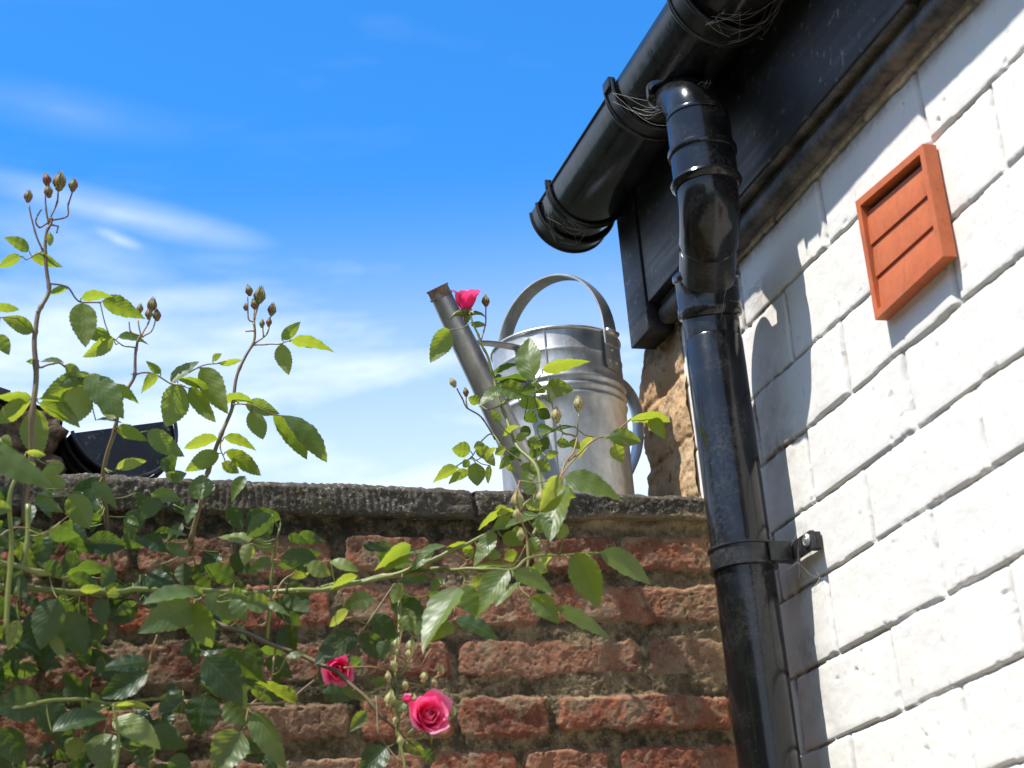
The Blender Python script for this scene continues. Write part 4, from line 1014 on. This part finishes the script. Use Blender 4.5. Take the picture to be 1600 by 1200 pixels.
# loose fill, where the photo's tangle is too dense to read leaf by leaf
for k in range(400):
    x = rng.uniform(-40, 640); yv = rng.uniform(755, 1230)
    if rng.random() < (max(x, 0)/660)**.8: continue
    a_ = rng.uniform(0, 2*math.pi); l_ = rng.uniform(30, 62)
    LEAVES.append(dict(a=(x, yv), t=(x+l_*math.cos(a_), yv+abs(l_*math.sin(a_))*.9), w=l_*rng.uniform(.35, .6), y=rng.uniform(1.66, 1.735), side=rng.choice('ut'), mat='d', roll=None, lean=None))  # shade inside the tangle is put into the dark leaf colour
n_photo = len(LEAVES)

def realise(q, i):
    r = random.Random(i*31+5)
    y0 = q['y']
    A = at(*q['a'], y0); T = at(*q['t'], y0)
    L2 = (T-A).length
    T = at(*q['t'], y0+r.uniform(-.35, .35)*L2)
    Lr = (T-A).length
    Wv = 1.10*q['w']/F_PX*(A.dot(FW)/1)                            # apparent width at that depth
    ax = (T-A).normalized(); c = -((A+T)/2).normalized(); c = (c-ax*c.dot(ax)).normalized()
    real = max(Wv, .50*Lr); ang = math.acos(min(1, Wv/real)) if Wv < real else r.uniform(.05, .35)
    ang = min(ang, 1.25)
    cand = []
    for sg in (1, -1):
        n = Matrix.Rotation(sg*ang, 3, ax) @ c; cand.append((n.dot(SUN), n))
    cand.sort(key=lambda z: z[0])
    n = cand[-1][1] if q['side'] == 't' else cand[0][1]
    bow = r.uniform(.02, .09)*(1 if q['side'] == 't' else -1); fold = r.uniform(.12, .32)*(-1 if q['side'] == 'u' else 1)*(-1 if r.random() < .15 else 1)
    g = leaf_geom(A, T, Wv/max(.32, math.cos(ang))*1.0, n, bow, fold, q['side'], i)
    return g+(r.random(), MIX[q['mat']]), L2*Wv, A
RL = [realise(q, i) for i, q in enumerate(LEAVES)]
# leaf stalks
CN = np.array([tuple(p) for p in CANES]); stalk = MB()
for (g, area, A) in RL:
    dd = np.linalg.norm(CN-np.array(tuple(A)), axis=1); k = int(dd.argmin())
    if .0015 < dd[k] < .045:
        B_ = Vector(CN[k]); M_ = (A+B_)/2+Vector((0, 0, -.12*dd[k]))
        stalk.tube(smooth_path([B_, M_, A], 4), [.0006]*9, 5)
stalk.build('leaf_stalk', CANE, rose)['kind'] = 'stuff'
order = sorted(range(len(RL)), key=lambda i: -RL[i][1])
big = order[:100]; rest = order[100:]
for i in big:
    g = RL[i][0]; put_leaf('leaf', [g[:4]+(0,)], MATS[g[4]], rose)
geo = [RL[i][0] for i in rest]
# the rest of the bush, left of the frame, that shades the tangle
OUT = []; side_stalk = MB()
for k in range(12):
    r = random.Random(k+40); b = MB(); p = Vector((-1.0+k*.085, 1.70, -1.5)); P = [p]
    while p.z < r.uniform(.35, .62): p = p+Vector((r.uniform(-.10, .10), r.uniform(-.04, .02), r.uniform(.15, .28))); p.x = min(p.x, -.03); p.y = min(1.73, max(1.5, p.y)); P.append(p)
    P = smooth_path(P, 6); b.tube(P, [.0055-.004*i/len(P) for i in range(len(P))], 7); b.build('cane', CANE, rose); OUT += [q_ for q_ in P if q_.z > -.9]
for k in range(640):
    r = random.Random(k+900); c0 = r.choice(OUT)
    A = c0+Vector((r.uniform(-.06, .06), r.uniform(-.06, .02), r.uniform(-.03, .05))); A.x = min(A.x, -.01); A.y = min(A.y, 1.735)
    side_stalk.tube([c0, (c0+A)/2+Vector((0, 0, .004)), A], .0006, 4)
    d = Vector((r.uniform(-1, 1), r.uniform(-.6, .3), r.uniform(-.9, .2))).normalized(); n = Vector((r.uniform(-.6, .6), r.uniform(-.9, .2), r.uniform(.2, 1)))
    l_ = r.uniform(.03, .048)
    geo.append(leaf_geom(A, A+d*l_, l_*.62, n.normalized(), .05, .2, 't', k+3000)+(r.random(), 0))
put_leaf('foliage', geo, MATS, rose)['kind'] = 'stuff'
side_stalk.build('leaf_stalk', CANE, rose)['kind'] = 'stuff'

# --- buds
def bud(cr, x, y, yy, sz, mat=BUD, tilt=(0, 0), stem=None, open_=0.):
    c = at(*cr(x, y), yy); h = (sz*(.82 if mat is BUD_PALE else 1))/cr.sc/F_PX*c.dot(FW)
    up = Vector((tilt[0], -.1, 1)).normalized(); q_ = up.to_track_quat('Z', 'Y').to_matrix().to_4x4(); mt_ = Matrix.Translation(c) @ q_
    b = MB(); b.lathe([(0, -.62*h), (.10*h, -.60*h), (.21*h, -.50*h), (.20*h, -.40*h), (.22*h, -.33*h), (.31*h, -.12*h), (.30*h, .08*h), (.20*h, .28*h), (.08*h, .42*h), (0, .48*h)], mt_, 12)
    for k in range(5):
        a = k*1.257+x; ca, sa = math.cos(a), math.sin(a); o_ = .34+open_
        o_ -= .03; pts_ = [(.19, -.38), (o_, -.10), (o_*.88, .12), (o_*.5, .36), (.05+open_+.05*math.sin(k*2+x), .62)]
        b.tube([mt_ @ Vector((r_*h*ca, r_*h*sa, z_*h)) for r_, z_ in pts_], [.07*h, .10*h, .075*h, .04*h, .008*h], 5)
    return b.build('bud', mat, rose)
for x, y, s in ((103, 152, 44), (168, 92, 44), (216, 98, 66), (265, 112, 46), (175, 135, 44)): bud(CA, x, y, Y1, s, BUD, (.15*math.sin(x), 0))
for q in ([(155, 350), (125, 280), (105, 185)], [(180, 262), (165, 200), (166, 115)], [(175, 250), (205, 175), (212, 125)], [(172, 245), (240, 225), (247, 180), (262, 135)], [(178, 258), (208, 262), (205, 285)], [(175, 250), (140, 265), (130, 235), (150, 200)]): twig(CA, q, Y1, .0009, CANE_BROWN)
for x, y, s in ((548, 543, 50), (505, 558, 34), (565, 580, 42), (537, 577, 38)): bud(CA, x, y, Y2, s, BUD, (.2*math.sin(x), 0))
for q in ([(508, 660), (470, 640), (466, 605)], [(508, 660), (498, 600)], [(508, 660), (535, 610), (545, 570)], [(512, 662), (545, 640), (562, 600)]): twig(CA, q, Y2, .0008)
for x, y, s in ((897, 492, 38), (938, 508, 60), (916, 542, 36), (886, 552, 26), (982, 560, 44), (970, 607, 30), (945, 612, 28)): bud(CA, x, y, Y3, s, BUD, (.2*math.sin(x), 0))
for q in ([(916, 610), (895, 590), (893, 510)], [(916, 610), (918, 560)], [(916, 600), (935, 540)], [(912, 690), (962, 650), (972, 600), (982, 580)], [(950, 660), (948, 620)], [(916, 640), (885, 640)]): twig(CA, q, Y3, .0008, PEDI)
bud(CDD, 357, 208, YD-.01, 52, BUD); bud(CDD, 202, 592, 1.70, 56, BUD_PALE, (-.5, 0)); bud(CDD, 263, 637, 1.70, 40, BUD, (-.1, 0)); bud(CDD, 665, 655, 1.67, 62, BUD_PALE); bud(CDD, 688, 745, 1.67, 84, BUD_PALE); bud(CDD, 790, 692, 1.67, 78, BUD_PALE)
bud(CC, 820, 140, 1.49, 78, BUD_PALE); bud(CC, 822, 190, 1.49, 60, BUD_PALE); bud(CC, 903, 130, 1.50, 60, BUD_PALE); bud(CC, 832, 262, 1.49, 48, BUD_PALE)
for x, y, s in ((385, 655, 50), (440, 660, 62), (430, 690, 44), (352, 685, 38), (376, 728, 56), (358, 770, 40), (365, 850, 66), (418, 800, 44), (545, 742, 44), (486, 770, 48), (520, 790, 40), (385, 925, 38), (402, 1000, 44), (452, 850, 40), (405, 590, 44), (590, 890, 40)):
    bud(CC, x, y, 1.555, s, BUD_PALE, (.4*math.sin(x), 0)); twig(CC, [(x, y+s*.5), (x*.6+395*.4, y+s*.5+34), (396, min(1000, y+s*.5+60))], 1.56, .0007, PEDI if x % 2 else CANE)

# --- flowers
def flower(cr, x, y, yy, rad, face, label, cup=.9, n=22, seed=1, sep=True):
    r = random.Random(seed); c = at(*cr(x, y), yy); R = rad/cr.sc/F_PX*c.dot(FW)
    f = Vector(face).normalized(); M = Matrix.Translation(c) @ f.to_track_quat('Z', 'Y').to_matrix().to_4x4()
    V, Fc, UV = [], [], []
    for k in range(n):
        t_ = k/(n-1); ga = k*2.3999+r.uniform(-.25, .25)
        ln = R*(.52+.62*t_)*r.uniform(.92, 1.08); tilt = math.radians(6+cup*70*t_**1.25+r.uniform(-5, 5)); wd = ln*(1.15+.35*t_); base_r = R*.05+R*.10*t_
        NU, NV = 8, 8; b0 = len(V)
        for i in range(NV+1):
            v = i/NV
            prof_w = math.sin(math.pi*(.10+.76*v**.8))**.55
            tl = tilt*(1.15-.35*v)+(-.50*(1-t_*.5)*v*v+.45*t_*max(0, v-.72)*2.2)
            rr = base_r+ln*math.sin(tl)*v; zz = ln*math.cos(tl)*v-R*.35
            for j in range(NU+1):
                u = -1+2*j/NU
                half_ = wd*.5*prof_w*u
                a = ga+half_/max(rr+R*.16, R*.2)
                ruff = R*.018*math.sin(u*4+k)*v*v
                er = 1-.10*abs(u)**3*v
                V.append(M @ Vector(((rr+ruff+R*.05*u*u)*math.cos(a), (rr+ruff+R*.05*u*u)*math.sin(a), zz*er+ruff*.6))); UV.append((u, v))
        m = NU+1
        Fc += [(b0+i*m+j, b0+i*m+j+1, b0+(i+1)*m+j+1, b0+(i+1)*m+j) for i in range(NV) for j in range(NU)]
    me = mesh('flower', V, Fc); ul = me.uv_layers.new(name='UVMap')
    for l in me.loops: ul.data[l.index].uv = UV[l.vertex_index]
    o = link('flower', me, PETAL, rose); o['label'] = label
    b = MB(); b.lathe([(0, -.95*R), (.10*R, -.92*R), (.17*R, -.74*R), (.14*R, -.58*R), (.26*R, -.42*R), (.30*R, -.30*R)], M, 12)
    for k in range(5):
        a = k*1.257; b.tube([M @ Vector((q_[0]*R*math.cos(a), q_[0]*R*math.sin(a), q_[1]*R)) for q_ in ((.16, -.55), (.45, -.45), (.72, -.52), (.95, -.70))], [.08*R, .11*R, .07*R, .01*R], 6)
    b.build('sepals', CANE, o)
    return o
flower(CC, 500, 915, 1.54, 92, (.10, -1, .12), 'full pink rose facing the viewer low on the wall', .72, 26, 3)
flower(CDD, 264, 222, 1.72, 98, (-.05, -.30, 1), 'pink rose just opening against the sky beside the spout', .46, 20, 5)
flower(CC, 180, 748, 1.625, 64, (-.2, -.8, -.35), 'deep pink rose half hidden by a leaf', .85, 20, 8)
flower(CC, 425, 858, 1.55, 32, (-.4, -.6, .8), 'small pale pink rose still in bud', .4, 12, 9)
twig(CC, [(500, 960), (470, 990), (400, 1000)], 1.57, .0012, CANE)

# ------------------------------------------------------------------ cobwebs
def cobweb(label, anchors, n, seed, rad=.00010, cross=True):
    r = random.Random(seed); b = MB(); S_ = []
    for k in range(n):
        a = r.choice(anchors)+Vector([r.uniform(-.006, .006) for _ in range(3)]); c = r.choice(anchors)+Vector([r.uniform(-.008, .008) for _ in range(3)])
        if (a-c).length < .006: continue
        m_ = (a+c)/2+Vector((r.uniform(-.1, .1), r.uniform(-.1, .1), -r.uniform(.05, .3)))*(a-c).length
        p_ = smooth_path([a, m_, c], 5); b.tube(p_, rad, 4); S_.append(p_)
    for k in range(n if cross else 0):
        p1, p2 = r.choice(S_), r.choice(S_); u_, v_ = r.choice(p1), r.choice(p2); b.tube(smooth_path([u_, (u_+v_)/2+Vector((0, 0, -.16*(u_-v_).length)), v_], 6), rad*.75, 4)
    o = b.build('cobweb', SILK); tag(o, label, 'cobweb', 'cobwebs on the black gutter and downpipe'); return o
V_ = Vector
cobweb('dusty cobweb strung between the pipe bracket arm and the white wall', [V_((.812, 1.565, .498)), V_((.812, 1.60, .474)), V_((.826, 1.57, .448)), V_((PX+.02, PY-.026, .473)), V_((.822, 1.59, .521)), V_((.826, 1.612, .456))], 10, 1)
cobweb('cobweb under the stop end of the gutter', [V_((GX-.052, 1.90, GZ-.010)), V_((GX-.045, 1.93, GZ-.03)), V_((GX-.03, 1.945, GZ-.048)), V_((GX-.05, 1.89, GZ-.002)), V_((GX-.01, 1.90, GZ-.056))], 9, 2)
cobweb('cobweb on the union bracket beside the outlet', [V_((GX-.052, 1.645, GZ-.02)), V_((GX-.035, 1.64, GZ-.045)), V_((.735, 1.60, GZ-.058)), V_((.73, 1.56, .992)), V_((.742, 1.50, .965))], 9, 3)
cobweb('cobweb caught on the lower socket of the downpipe', [V_((.768, 1.585, .785)), V_((.775, 1.598, .765)), V_((.770, 1.602, .725)), V_((.80, 1.62, .76)), V_((.826, 1.60, .78))], 8, 4)
cobweb('cobweb across the large bracket at the top of the picture', [V_((GX-.03, 1.435, GZ-.052)), V_((GX, 1.44, GZ-.062)), V_((GX+.03, 1.44, GZ-.05)), V_((GX+.04, 1.40, GZ-.03)), V_((.79, 1.45, .99))], 10, 5)
